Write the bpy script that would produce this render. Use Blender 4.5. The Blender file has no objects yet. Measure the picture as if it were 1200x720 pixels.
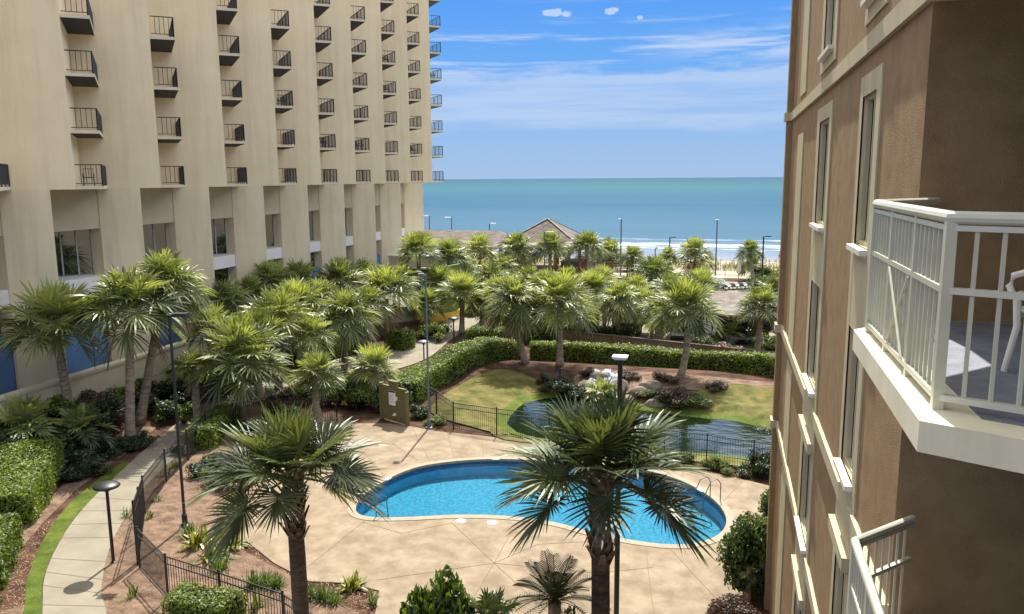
import bpy, math, random
import numpy as np
from mathutils import Vector, Matrix
from mathutils.geometry import delaunay_2d_cdt
rng = np.random.default_rng(7)
random.seed(7)
R = math.radians
scene = bpy.context.scene
col = scene.collection

# ------------------------------------------------------------------ camera
H = 12.5
CF, CP, CR, CY = 935.91, .159555, -.0067622, .261008
fw = np.array([-math.sin(CY)*math.cos(CP), math.cos(CY)*math.cos(CP), -math.sin(CP)])
r0 = np.array([math.cos(CY), math.sin(CY), 0.])
u0 = np.cross(r0, fw)
cr = math.cos(CR)*r0 + math.sin(CR)*u0
cu = -math.sin(CR)*r0 + math.cos(CR)*u0
cam = bpy.data.cameras.new('camera')
camo = bpy.data.objects.new('camera', cam); col.objects.link(camo)
M = Matrix([[cr[i], cu[i], -fw[i], (0, 0, H)[i]] for i in range(3)] + [[0, 0, 0, 1]])
camo.matrix_world = M
cam.sensor_width = 36; cam.lens = 36*CF/1200; cam.clip_end = 60000; cam.clip_start = .05
scene.camera = camo

def ray(x, y):
    return fw + cr*(x-600)/CF - cu*(y-360)/CF
def G(x, y, z=0.):                      # survey point on level z
    d = ray(x, y); t = (z-H)/d[2]
    return np.array([d[0]*t, d[1]*t, z])
def D(x, y, dist):                      # survey point at a horizontal distance
    d = ray(x, y); t = dist/math.hypot(d[0], d[1])
    return np.array([d[0]*t, d[1]*t, H+d[2]*t])
def hdist(p): return math.hypot(p[0], p[1])

# ------------------------------------------------------------------ helpers
def tag(o, label=None, cat=None, group=None, kind=None):
    if label: o['label'] = label
    if cat: o['category'] = cat
    if group: o['group'] = group
    if kind: o['kind'] = kind
    return o
def empty(name, loc=(0, 0, 0), label=None, cat=None, group=None, rz=0):
    o = bpy.data.objects.new(name, None); col.objects.link(o)
    o.location = Vector([float(v) for v in loc]); o.rotation_euler.z = rz; o.empty_display_size = .2
    return tag(o, label, cat, group)
def link(name, me, parent=None, loc=None, rz=0, scale=None):
    o = bpy.data.objects.new(name, me); col.objects.link(o)
    if parent is not None: o.parent = parent
    if loc is not None: o.location = Vector([float(v) for v in loc])
    o.rotation_euler.z = rz
    if scale is not None: o.scale = scale if hasattr(scale, '__len__') else (scale,)*3
    return o
def copy_tree(o, parent=None):
    c = o.copy(); col.objects.link(c); c.parent = parent
    for ch in list(o.children): copy_tree(ch, c)
    return c

class MB:
    def __init__(s): s.v = []; s.f = []; s.m = []; s.n = 0; s.att = []; s.mi = 0
    def add(s, V, F, mi=None, att=0.5):
        V = np.asarray(V, float).reshape(-1, 3)
        s.v.append(V); s.f += [tuple(int(i)+s.n for i in f) for f in F]
        s.m += [s.mi if mi is None else mi]*len(F); s.n += len(V)
        s.att.append(np.full(len(V), att) if np.isscalar(att) else np.asarray(att, float)); return s
    def box(s, a, b, mi=None):
        x0, y0, z0 = a; x1, y1, z1 = b
        return s.add([(x0,y0,z0),(x1,y0,z0),(x1,y1,z0),(x0,y1,z0),(x0,y0,z1),(x1,y0,z1),(x1,y1,z1),(x0,y1,z1)],
              [(0,3,2,1),(4,5,6,7),(0,1,5,4),(1,2,6,5),(2,3,7,6),(3,0,4,7)], mi)
    def bar(s, p, q, w, h=None, mi=None):       # rectangular bar from p to q
        p = np.array(p, float); q = np.array(q, float); h = h or w
        d = q-p; L = np.linalg.norm(d); d /= L
        up = np.array([0, 0, 1.]) if abs(d[2]) < .95 else np.array([1., 0, 0])
        a = np.cross(d, up); a /= np.linalg.norm(a); b = np.cross(a, d)
        V = [e + a*sx*w/2 + b*sy*h/2 for e in (p, q) for sx, sy in ((-1,-1),(1,-1),(1,1),(-1,1))]
        return s.add(V, [(0,3,2,1),(4,5,6,7),(0,1,5,4),(1,2,6,5),(2,3,7,6),(3,0,4,7)], mi)
    def tube(s, pts, rad, n=8, mi=None, caps=True, att=.5):
        pts = np.array(pts, float); k = len(pts)
        rad = np.full(k, rad) if np.isscalar(rad) else np.asarray(rad, float)
        T = np.gradient(pts, axis=0); T /= np.linalg.norm(T, axis=1)[:, None]
        ref = np.array([0, 0, 1.]) if abs(T[0][2]) < .9 else np.array([1., 0, 0])
        V = []
        for i in range(k):
            a = np.cross(T[i], ref); a /= np.linalg.norm(a); b = np.cross(T[i], a)
            for j in range(n):
                t = 2*math.pi*j/n; V.append(pts[i]+rad[i]*(math.cos(t)*a+math.sin(t)*b))
        F = [(i*n+j, i*n+(j+1) % n, (i+1)*n+(j+1) % n, (i+1)*n+j) for i in range(k-1) for j in range(n)]
        if caps: F += [tuple(range(n-1, -1, -1)), tuple(range((k-1)*n, k*n))]
        return s.add(V, F, mi, att)
    def prism(s, poly, z0, z1, mi=None):
        n = len(poly)
        ar = sum(poly[i][0]*poly[(i+1)%n][1]-poly[(i+1)%n][0]*poly[i][1] for i in range(n))
        if ar < 0: poly = poly[::-1]
        V = [(p[0], p[1], z0) for p in poly]+[(p[0], p[1], z1) for p in poly]
        return s.add(V, [tuple(range(n-1, -1, -1)), tuple(range(n, 2*n))]+[(i, (i+1) % n, n+(i+1) % n, n+i) for i in range(n)], mi)
    def lathe(s, prof, c=(0, 0, 0), n=16, mi=None):
        V = [(c[0]+r*math.cos(2*math.pi*j/n), c[1]+r*math.sin(2*math.pi*j/n), c[2]+z) for r, z in prof for j in range(n)]
        F = [(i*n+j, i*n+(j+1) % n, (i+1)*n+(j+1) % n, (i+1)*n+j) for i in range(len(prof)-1) for j in range(n)]
        F += [tuple(range(n-1, -1, -1)), tuple(range((len(prof)-1)*n, len(prof)*n))]
        return s.add(V, F, mi)
    def mesh(s, name, mats, off=None, smooth=False):
        V = np.concatenate(s.v) if s.v else np.zeros((0, 3))
        if off is not None: V = V-np.array(off, float)
        me = bpy.data.meshes.new(name)
        me.from_pydata(V.tolist(), [], s.f)
        for m in (mats if isinstance(mats, (list, tuple)) else [mats]): me.materials.append(m)
        me.polygons.foreach_set('material_index', s.m)
        a = me.attributes.new('tint', 'FLOAT', 'POINT'); a.data.foreach_set('value', np.concatenate(s.att))
        if smooth: me.polygons.foreach_set('use_smooth', [True]*len(s.f))
        me.update(); return me
    def build(s, name, mats, parent=None, off=None, smooth=False):
        return link(name, s.mesh(name, mats, off, smooth), parent)

# ------------------------------------------------------------------ materials
def newmat(name):
    m = bpy.data.materials.new(name); m.use_nodes = True
    nt = m.node_tree; b = nt.nodes['Principled BSDF']; return m, nt, b
def N(nt, t, **kw):
    n = nt.nodes.new(t)
    for k, v in kw.items():
        if k.startswith('i_'): n.inputs[k[2:].replace('_', ' ')].default_value = v
        else: setattr(n, k, v)
    return n
def ramp(nt, stops, src):
    r = nt.nodes.new('ShaderNodeValToRGB'); e = r.color_ramp.elements
    while len(e) < len(stops): e.new(.5)
    for i, (p, c) in enumerate(stops): e[i].position = p; e[i].color = (*c, 1) if len(c) == 3 else c
    nt.links.new(src, r.inputs[0]); return r
def mat(name, c, c2=None, rough=.7, scale=3., detail=6, bump=0., bscale=None, stretch=None, spec=.5, metal=0., lo=.35, hi=.65, streak=0.):
    m, nt, b = newmat(name); L = nt.links
    b.inputs['Roughness'].default_value = rough; b.inputs['Metallic'].default_value = metal
    b.inputs['Specular IOR Level'].default_value = spec
    if c2 is None and not bump: b.inputs['Base Color'].default_value = (*c, 1); return m
    tc = N(nt, 'ShaderNodeTexCoord'); g = N(nt, 'ShaderNodeNewGeometry')
    mp = N(nt, 'ShaderNodeMapping'); L.new(g.outputs['Position'], mp.inputs[0])
    if stretch: mp.inputs['Scale'].default_value = stretch
    n1 = N(nt, 'ShaderNodeTexNoise', i_Scale=scale, i_Detail=detail, i_Roughness=.65); L.new(mp.outputs[0], n1.inputs['Vector'])
    r = ramp(nt, [(lo, c), (hi, c2 or c)], n1.outputs['Fac']); L.new(r.outputs[0], b.inputs['Base Color'])
    if streak:
        m3 = N(nt, 'ShaderNodeMapping'); m3.inputs['Scale'].default_value = (1.6, 1.6, .12); L.new(g.outputs['Position'], m3.inputs[0])
        n3_ = N(nt, 'ShaderNodeTexNoise', i_Scale=1.1, i_Detail=10, i_Roughness=.7); L.new(m3.outputs[0], n3_.inputs['Vector'])
        r3 = ramp(nt, [(.36, (1-streak,)*3), (.55, (1,)*3)], n3_.outputs['Fac'])
        mm = N(nt, 'ShaderNodeMix', data_type='RGBA', blend_type='MULTIPLY'); mm.inputs[0].default_value = 1; L.new(r.outputs[0], mm.inputs[6]); L.new(r3.outputs[0], mm.inputs[7]); L.new(mm.outputs[2], b.inputs['Base Color'])
    if bump:
        n2 = N(nt, 'ShaderNodeTexNoise', i_Scale=bscale or scale*8, i_Detail=4); L.new(mp.outputs[0], n2.inputs['Vector'])
        bp = N(nt, 'ShaderNodeBump', i_Strength=bump, i_Distance=.02); L.new(n2.outputs['Fac'], bp.inputs['Height']); L.new(bp.outputs[0], b.inputs['Normal'])
    return m
def leafmat(name, dark, light, rough=.4, trans=.35, tcol=None, spec=.5):
    m, nt, b = newmat(name); L = nt.links
    a = N(nt, 'ShaderNodeAttribute', attribute_name='tint')
    oi = N(nt, 'ShaderNodeObjectInfo')
    ad = N(nt, 'ShaderNodeMath', operation='MULTIPLY_ADD'); ad.inputs[1].default_value = .3; ad.inputs[2].default_value = -.15
    L.new(oi.outputs['Random'], ad.inputs[0])
    ad2 = N(nt, 'ShaderNodeMath', operation='ADD', use_clamp=True); L.new(ad.outputs[0], ad2.inputs[0]); L.new(a.outputs['Fac'], ad2.inputs[1])
    r = ramp(nt, [(0., dark), (1., light)], ad2.outputs[0]); L.new(r.outputs[0], b.inputs['Base Color'])
    b.inputs['Roughness'].default_value = rough; b.inputs['Specular IOR Level'].default_value = spec
    t = N(nt, 'ShaderNodeBsdfTranslucent')
    tc = N(nt, 'ShaderNodeMix', data_type='RGBA', blend_type='MULTIPLY'); tc.inputs[0].default_value = 1
    L.new(r.outputs[0], tc.inputs[6]); tc.inputs[7].default_value = (*(tcol or (2.2, 2.0, .7)), 1); L.new(tc.outputs[2], t.inputs[0])
    mx = N(nt, 'ShaderNodeMixShader'); mx.inputs[0].default_value = trans
    L.new(b.outputs[0], mx.inputs[1]); L.new(t.outputs[0], mx.inputs[2]); L.new(mx.outputs[0], nt.nodes['Material Output'].inputs[0])
    return m
def glassmat(name, c, rough=.05, var=None):
    m, nt, b = newmat(name); b.inputs['Base Color'].default_value = (*c, 1)
    b.inputs['Roughness'].default_value = rough; b.inputs['Specular IOR Level'].default_value = 1.; b.inputs['IOR'].default_value = 1.5
    return m
def watermat(name, tint, gl, bscale, bstr, stretch=(1, 1, 1), opaque=None):
    m, nt, b = newmat(name); L = nt.links; nt.nodes.remove(b)
    g = N(nt, 'ShaderNodeNewGeometry'); mp = N(nt, 'ShaderNodeMapping'); mp.inputs['Scale'].default_value = stretch; L.new(g.outputs['Position'], mp.inputs[0])
    n = N(nt, 'ShaderNodeTexNoise', i_Scale=bscale, i_Detail=3); L.new(mp.outputs[0], n.inputs['Vector'])
    bp = N(nt, 'ShaderNodeBump', i_Strength=bstr, i_Distance=.05); L.new(n.outputs['Fac'], bp.inputs['Height'])
    if opaque:
        base = N(nt, 'ShaderNodeBsdfDiffuse'); base.inputs[0].default_value = (*opaque, 1)
    else:
        base = N(nt, 'ShaderNodeBsdfTransparent'); base.inputs[0].default_value = (*tint, 1)
    gs = N(nt, 'ShaderNodeBsdfGlossy'); gs.inputs['Roughness'].default_value = gl; L.new(bp.outputs[0], gs.inputs['Normal'])
    fr = N(nt, 'ShaderNodeFresnel', i_IOR=1.09); L.new(bp.outputs[0], fr.inputs['Normal'])
    mx = N(nt, 'ShaderNodeMixShader'); L.new(fr.outputs[0], mx.inputs[0]); L.new(base.outputs[0], mx.inputs[1]); L.new(gs.outputs[0], mx.inputs[2])
    L.new(mx.outputs[0], nt.nodes['Material Output'].inputs[0]); return m

M_ = {}
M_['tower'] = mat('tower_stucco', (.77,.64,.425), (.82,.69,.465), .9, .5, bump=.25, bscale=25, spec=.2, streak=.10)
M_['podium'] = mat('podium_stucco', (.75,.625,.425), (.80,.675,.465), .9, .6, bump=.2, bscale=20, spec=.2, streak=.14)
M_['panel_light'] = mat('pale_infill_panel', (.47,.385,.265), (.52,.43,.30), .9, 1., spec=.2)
M_['spandrel'] = mat('grey_white_spandrel', (.66,.62,.58), (.72,.68,.64), .7, 1.)
M_['blue'] = mat('blue_painted_panel', (.06,.13,.26), (.09,.18,.34), .6, 1.)
M_['slab'] = mat('cream_balcony_slab', (.62,.53,.38), (.68,.58,.42), .8, 2.)
M_['soffit'] = mat('dark_navy_soffit', (.012,.014,.028), (.02,.02,.04), .8, 2.)  # near-black navy sheet under each cream slab
M_['rail_dark'] = mat('dark_bronze_rail', (.03,.025,.028), None, .5)
M_['rail_skylit'] = mat('sky_lit_rail', (.05,.11,.17), None, .5)  # corner rails: blue sky light put into the rail colour
M_['glass'] = glassmat('tinted_window_glass', (.010,.018,.016), .02)
M_['glass_dark'] = mat('dark_apartment_glass', (.012,.018,.014), None, .3, spec=.02)
M_['glass_dark'].node_tree.nodes['Principled BSDF'].inputs['IOR'].default_value = 1.12
M_['frame'] = mat('aluminium_window_frame', (.35,.34,.32), None, .4)
M_['stucco_brown'] = mat('brown_stucco', (.235,.152,.078), (.34,.235,.128), .92, 3.2, bump=.55, bscale=85, spec=.1, lo=.25, hi=.75, streak=.09)
M_['trim'] = mat('cream_trim', (.44,.38,.235), (.50,.435,.28), .85, 2.5, bump=.3, bscale=70, spec=.15, streak=.12)
M_['trim_w'] = mat('white_sill', (.60,.57,.48), (.66,.62,.52), .7, 3.)
M_['deckconc'] = mat('balcony_concrete', (.12,.13,.16), (.19,.20,.23), .8, 5., bump=.3)
M_['slab_cream'] = mat('cream_balcony_edge', (.66,.60,.42), (.72,.66,.48), .85, 3., bump=.12, bscale=120, spec=.15, streak=.1)
M_['white_rail'] = mat('cream_painted_railing', (.46,.45,.35), (.50,.49,.39), .35, 4.)
M_['resin'] = mat('white_resin', (.72,.70,.62), None, .4)
M_['straw'] = mat('dark_mulch', (.02,.010,.007), (.11,.06,.038), .95, .9, 12, bump=1., bscale=18, spec=.1, stretch=(1,1.4,1))
M_['strawbed'] = mat('pine_straw', (.065,.04,.027), (.235,.158,.108), .95, 1.6, 12, bump=1., bscale=22, spec=.1, stretch=(1,1.4,1), lo=.3, hi=.7)
M_['sand'] = mat('beach_sand', (.24,.20,.14), (.31,.265,.19), .95, .25, 8, bump=.5, bscale=3, spec=.1)
M_['lawn'] = mat('short_grass', (.035,.06,.008), (.10,.125,.02), .9, .9, 9, bump=1., bscale=30, spec=.1)
M_['lawn_dry'] = mat('dry_grass', (.045,.055,.010), (.165,.14,.05), .95, .9, 14, bump=1., bscale=25, spec=.1)
M_['path'] = mat('path_concrete', (.175,.153,.112), (.225,.20,.15), .9, .8, 8, bump=.15, bscale=40, spec=.2)
M_['deck'] = mat('tan_pool_deck', (.155,.113,.069), (.24,.188,.124), .85, 1.1, 12, bump=.2, bscale=30, spec=.3, lo=.38, hi=.62)
M_['coping'] = mat('pool_coping', (.21,.165,.11), (.26,.21,.145), .8, 3.)
M_['joint'] = mat('joint_filler', (.145,.105,.065), None, .9)
M_['plaster'] = mat('ripple_mottled_plaster', (.001,.095,.145), (.005,.18,.255), .8, 7., 3, lo=.40, hi=.60)  # mottling paints the look of water ripples into the plaster colour
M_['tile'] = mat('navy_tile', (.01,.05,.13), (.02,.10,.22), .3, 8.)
M_['wallpaint'] = mat('tan_wall', (.44,.38,.27), (.52,.45,.33), .9, .7, bump=.2, spec=.2)
M_['black'] = mat('black_metal', (.012,.012,.014), None, .45)
M_['grey_metal'] = mat('grey_metal', (.10,.13,.15), None, .45)
M_['white_metal'] = mat('pale_lamp_metal', (.72,.74,.78), None, .35)
M_['wood'] = mat('weathered_wood', (.10,.065,.04), (.20,.14,.09), .9, 3., stretch=(4,4,.7), bump=.4)
M_['wood_red'] = mat('red_brown_wood', (.22,.075,.03), (.32,.12,.05), .8, 3., stretch=(4,4,.7))
M_['wood_green'] = mat('olive_boards', (.09,.08,.025), (.16,.14,.055), .8, 3., stretch=(.6,.6,8))
M_['trunk'] = mat('palm_bark', (.05,.034,.022), (.15,.105,.07), .95, 3., 8, bump=1., bscale=14, stretch=(1,1,3.2))
M_['trunk_pale'] = mat('pale_palm_bark', (.13,.10,.07), (.36,.29,.21), .95, 3., 8, bump=1., bscale=14, stretch=(1,1,3.2))  # lighter bark tone for the garden palms
M_['boots'] = mat('leaf_boots', (.12,.075,.045), (.42,.30,.19), .95, 5., 6, bump=.6)
M_['petiole'] = mat('petiole_green', (.09,.11,.035), (.19,.21,.08), .5, 4.)
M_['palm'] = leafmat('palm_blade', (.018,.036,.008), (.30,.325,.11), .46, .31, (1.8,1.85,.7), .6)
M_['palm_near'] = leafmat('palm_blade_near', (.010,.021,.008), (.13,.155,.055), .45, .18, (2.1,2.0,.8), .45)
M_['hedge'] = leafmat('hedge_leaf', (.018,.042,.005), (.17,.225,.025), .5, .30, (1.9,1.8,.5))
M_['shrub'] = leafmat('shrub_leaf', (.006,.018,.004), (.045,.08,.014), .4, .25, (2.2,2.1,.6), .5)
M_['shrub_mid'] = leafmat('bright_shrub_leaf', (.012,.03,.005), (.11,.165,.022), .38, .28, (2.,1.9,.6), .55)
M_['shrub_red'] = leafmat('reddish_leaf', (.03,.02,.012), (.15,.09,.05), .5, .25, (1.8,1.4,.8))
M_['yellowleaf'] = leafmat('yellow_variegated_leaf', (.08,.12,.02), (.30,.28,.05), .4, .3, (1.6,1.6,.6))
M_['dead'] = leafmat('dry_frond', (.10,.065,.03), (.32,.23,.12), .8, .2, (1.2,1.1,.8))
M_['tuft'] = leafmat('grassy_blade', (.025,.055,.008), (.10,.16,.03), .5, .3)
M_['core'] = mat('shade_core', (.004,.007,.003), (.010,.012,.006), 1., 4.)  # near-black filler, shade between the leaves put into its colour
M_['shingle'] = mat('cedar_shingles', (.055,.042,.034), (.15,.12,.10), .95, 1.1, 10, stretch=(1,1,4), bump=.6, bscale=8)
M_['shingle_pale'] = mat('pale_shingles', (.11,.09,.075), (.24,.21,.18), .95, 1.3, 10, stretch=(1,1,4), bump=.6, bscale=8)
M_['green'] = mat('green_painted_wall', (.085,.13,.018), (.11,.16,.025), .7, 1.)
M_['mustard'] = mat('mustard_band', (.52,.33,.04), None, .7)
M_['orange'] = mat('orange_red_paint', (.48,.07,.015), (.55,.09,.02), .6, 2.)
M_['white'] = mat('white_paint', (.75,.75,.72), None, .5)
M_['shutter'] = mat('pale_roller_shutter', (.50,.54,.54), (.56,.6,.6), .6, 2.)
M_['rock'] = mat('limestone_rock', (.09,.072,.052), (.24,.20,.155), .95, 2.5, 8, bump=1., bscale=9)
M_['foam'] = mat('falling_water', (.08,.11,.14), (.30,.34,.38), .5, 4., stretch=(6,6,.8))
M_['fabric'] = mat('grey_sling', (.30,.31,.36), None, .8)
M_['canvas'] = mat('cream_canvas', (.62,.54,.42), None, .9)
M_['skin'] = mat('skin', (.42,.25,.17), None, .6)
M_['cloth_dark'] = mat('dark_swimwear', (.03,.03,.06), None, .8)
M_['cloth_red'] = mat('red_swimwear', (.35,.05,.05), None, .8)
M_['dune'] = leafmat('dune_grass', (.16,.15,.05), (.34,.30,.13), .8, .2, (1.4,1.3,.8))
M_['text'] = mat('sign_lettering', (.03,.03,.05), None, .7)
M_['curtain'] = mat('curtain', (.42,.42,.40), None, .9)
M_['pale_curtain'] = mat('pale_drape', (.60,.56,.50), None, .9)

# ------------------------------------------------------------------ light and sky
EL, AZ = 57., -6.5
w = bpy.data.worlds.new('World'); scene.world = w; w.use_nodes = True
nt = w.node_tree; L = nt.links; bg = nt.nodes['Background']; bg.inputs[1].default_value = .15
sky = N(nt, 'ShaderNodeTexSky', sky_type='NISHITA'); sky.sun_disc = False
sky.sun_elevation = R(EL); sky.sun_rotation = R(AZ); sky.air_density = 1.; sky.dust_density = .25; sky.ozone_density = 3.; sky.altitude = 5
tc = N(nt, 'ShaderNodeTexCoord'); sp = N(nt, 'ShaderNodeSeparateXYZ'); L.new(tc.outputs['Generated'], sp.inputs[0])
def mth(op, a, b=None, c=None, clamp=False):
    n = N(nt, 'ShaderNodeMath', operation=op, use_clamp=clamp)
    for i, v in enumerate((a, b, c)):
        if v is None: continue
        if isinstance(v, (int, float)): n.inputs[i].default_value = v
        else: L.new(v, n.inputs[i])
    return n.outputs[0]
az = mth('MULTIPLY', mth('ARCTAN2', sp.outputs[0], sp.outputs[1]), 57.2958)
el = mth('MULTIPLY', mth('ARCSINE', sp.outputs[2]), 57.2958)
def cnoise(sa, se, scale, detail=6, rough=.6, off=0.):
    cb = N(nt, 'ShaderNodeCombineXYZ'); L.new(mth('MULTIPLY_ADD', az, sa, off), cb.inputs[0]); L.new(mth('MULTIPLY', el, se), cb.inputs[1]); cb.inputs[2].default_value = off
    n = N(nt, 'ShaderNodeTexNoise', i_Scale=scale, i_Detail=detail, i_Roughness=rough); L.new(cb.outputs[0], n.inputs['Vector']); return n.outputs['Fac']
def sstep(x, a, b):
    n = N(nt, 'ShaderNodeMapRange', interpolation_type='SMOOTHSTEP'); L.new(x, n.inputs[0]); n.inputs[1].default_value = a; n.inputs[2].default_value = b; return n.outputs[0]
n1 = cnoise(.10, .55, 1., 8); n2 = cnoise(.06, .9, 1., 8, .6, 7.3); n3 = cnoise(1.6, 2.6, 1., 6, .6, 3.1)
elw = mth('ADD', el, mth('MULTIPLY', mth('SUBTRACT', n1, .5), 3.))
veil = mth('MULTIPLY', sstep(elw, 2.4, 4.2), sstep(elw, 7.5, 6.9))
veil = mth('MULTIPLY', veil, mth('MULTIPLY_ADD', sstep(n2, .35, .6), .35, .28))
st = mth('MULTIPLY', sstep(n2, .53, .68), mth('MULTIPLY', sstep(el, 6.0, 7.5), sstep(el, 13., 8.5)))
st = mth('MULTIPLY', st, .8)
rt = mth('MULTIPLY', mth('MULTIPLY', sstep(az, -8, 3.), sstep(cnoise(.12, .8, 1., 8, .6, 1.7), .42, .62)), mth('MULTIPLY', sstep(el, 7.2, 8.2), sstep(el, 10.5, 8.9)))
rt = mth('MULTIPLY', rt, .75)
hz = mth('MULTIPLY', sstep(el, 7., 0.), .25)
def puff(a, e, ra, re):
    dx = mth('DIVIDE', mth('SUBTRACT', az, a), ra); dy = mth('DIVIDE', mth('SUBTRACT', el, e), re)
    d = mth('ADD', mth('POWER', mth('ABSOLUTE', dx), 2.), mth('POWER', mth('ABSOLUTE', dy), 2.))
    d = mth('ADD', d, mth('MULTIPLY', mth('SUBTRACT', n3, .5), 3.2)); return sstep(d, 1., .35)
cl = mth('MAXIMUM', mth('MAXIMUM', veil, st), mth('MAXIMUM', rt, hz))
for a_ in ((646,15,.95,.28),(664,16,.4,.22),(717,13,.55,.26),(750,21,.3,.15)):
    d_ = ray(a_[0], a_[1]); d_ /= np.linalg.norm(d_)
    cl = mth('MAXIMUM', cl, mth('MULTIPLY', puff(math.degrees(math.atan2(d_[0], d_[1])), math.degrees(math.asin(d_[2])), a_[2], a_[3]), .8))
hs = N(nt, 'ShaderNodeHueSaturation', i_Saturation=.2, i_Value=1.); L.new(sky.outputs[0], hs.inputs['Color'])
low = ramp(nt, [(0., (.57, .93, 1.42)), (.25, (.46, .90, 1.60)), (.5, (.29, .79, 1.72)), (.75, (.20, .67, 1.72)), (1., (.17, .58, 1.6))], mth('DIVIDE', el, 16., clamp=True))
lm = N(nt, 'ShaderNodeMix', data_type='RGBA'); L.new(sstep(el, 13., 28.), lm.inputs[0]); L.new(low.outputs[0], lm.inputs[6]); L.new(hs.outputs[0], lm.inputs[7])
mx = N(nt, 'ShaderNodeMix', data_type='RGBA'); L.new(cl, mx.inputs[0]); L.new(lm.outputs[2], mx.inputs[6]); mx.inputs[7].default_value = (1.12, 1.33, 1.68, 1)
L.new(mx.outputs[2], bg.inputs[0])
sun = bpy.data.lights.new('sun', 'SUN'); sun.energy = 2.8; sun.angle = R(.5); sun.color = (1, .95, .86)
so = bpy.data.objects.new('sun', sun); col.objects.link(so)
sd = Vector((math.sin(R(AZ))*math.cos(R(EL)), math.cos(R(AZ))*math.cos(R(EL)), math.sin(R(EL))))
so.rotation_euler = sd.to_track_quat('Z', 'Y').to_euler()
vs = scene.view_settings; vs.view_transform = 'Standard'; vs.look = 'None'; vs.exposure = 1.85; vs.gamma = 1
scene.cycles.max_bounces = 6; scene.cycles.transparent_max_bounces = 12; scene.cycles.sample_clamp_indirect = 6

# ------------------------------------------------------------------ terrain
def ss(x): x = np.clip(x, 0, 1); return x*x*(3-2*x)
def smooth_poly(pts, n=6, closed=True):
    P = np.array([p[:2] for p in pts], float); k = len(P); out = []
    rngi = range(k) if closed else range(k-1)
    for i in rngi:
        g = (lambda j: P[j % k]) if closed else (lambda j: P[min(max(j, 0), k-1)])
        a, b, c, d = g(i-1), g(i), g(i+1), g(i+2)
        for s in range(n):
            t = s/n; out.append(.5*((2*b)+(-a+c)*t+(2*a-5*b+4*c-d)*t*t+(-a+3*b-3*c+d)*t**3))
    if not closed: out.append(P[-1])
    return np.array(out)
def inside(P, X, Y):
    r = np.zeros(np.shape(X), bool); n = len(P)
    for i in range(n):
        x1, y1 = P[i]; x2, y2 = P[(i+1) % n]
        if y1 == y2: continue
        r ^= ((y1 > Y) != (y2 > Y)) & (X < (x2-x1)*(Y-y1)/(y2-y1)+x1)
    return r
def pdist(P, X, Y):
    d = np.full(np.shape(X), 1e9); n = len(P)
    for i in range(n):
        a = P[i]; b = P[(i+1) % n]; ab = b-a; l2 = ab@ab+1e-12
        t = np.clip(((X-a[0])*ab[0]+(Y-a[1])*ab[1])/l2, 0, 1)
        d = np.minimum(d, np.hypot(X-a[0]-t*ab[0], Y-a[1]-t*ab[1]))
    return d
WZ = -.35
POND = smooth_poly([G(x, y, WZ) for x, y in ((587,497),(601,477),(622,468),(655,464),(700,468),(748,478),(815,487),(860,491),(912,502),(990,512),(985,548),(900,545),(870,539),(815,534),(740,529),(660,519),(610,512))], 5)
def hgt(x, y):
    x = np.asarray(x, float); y = np.asarray(y, float)
    h = .95*ss((-26.6-x)/3.4)*ss((47-y)/8)
    d = pdist(POND, x, y); ins = inside(POND, x, y)
    h = h - np.where(ins, .35+.6*ss(d/1.5), .35*(1-ss(d/1.3)))
    berm = .5*ss((d-1.)/4.)*ss((y-44.5)/3.)*ss((53-y)/3)*ss((x+20)/4)
    h = h+berm-3.0*ss((y-118)/42.)-.02*np.clip(y-160, 0, 200)
    return h
def gz(x, y): return float(hgt(np.array([x]), np.array([y]))[0])
def ground_at(px, py):
    z = 0.
    for _ in range(6):
        p = G(px, py, z); z = .5*z+.5*gz(p[0], p[1])
    p = G(px, py, z); p[2] = gz(p[0], p[1]); return p
def sheet(name, poly, m, off, cell, holes=(), kind='structure', parent=None, flat=None, bbox=None):
    P = np.array([p[:2] for p in poly], float)
    # resample boundary
    def res(Q):
        o = []
        for i in range(len(Q)):
            a = Q[i]; b = Q[(i+1) % len(Q)]; k = max(1, int(np.linalg.norm(b-a)/cell))
            for s in range(k): o.append(a+(b-a)*s/k)
        return np.array(o)
    loops = [res(P)]+[res(np.array(h)) for h in holes]
    pts = []; edges = []
    for lp in loops:
        n0 = len(pts); pts += [tuple(q) for q in lp]; edges += [(n0+i, n0+(i+1) % len(lp)) for i in range(len(lp))]
    xs = np.arange(P[:, 0].min(), P[:, 0].max(), cell); ys = np.arange(P[:, 1].min(), P[:, 1].max(), cell)
    X, Y = np.meshgrid(xs, ys); X = X.ravel()+.001; Y = Y.ravel()+.001
    k = inside(P, X, Y) & (pdist(P, X, Y) > cell*.4)
    for h in holes: k &= ~inside(np.array(h), X, Y) & (pdist(np.array(h), X, Y) > cell*.4)
    pts += list(zip(X[k].tolist(), Y[k].tolist()))
    vo, eo, fo, *_ = delaunay_2d_cdt([Vector(p) for p in pts], edges, [], 0, 1e-5)
    V = np.array([[v[0], v[1]] for v in vo]); C = np.array([V[list(f)].mean(0) for f in fo])
    kk = inside(P, C[:, 0], C[:, 1])
    for h in holes: kk &= ~inside(np.array(h), C[:, 0], C[:, 1])
    Z = (hgt(V[:, 0], V[:, 1]) if flat is None else np.full(len(V), flat))+off
    b = MB(); F = [tuple(f) for f, q in zip(fo, kk) if q]
    F = [f if (V[f[1]][0]-V[f[0]][0])*(V[f[2]][1]-V[f[0]][1])-(V[f[1]][1]-V[f[0]][1])*(V[f[2]][0]-V[f[0]][0]) > 0 else f[::-1] for f in F]
    b.add(np.c_[V, Z], F)
    o = b.build(name, m, parent, smooth=True)
    if kind: o['kind'] = kind
    return o
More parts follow.
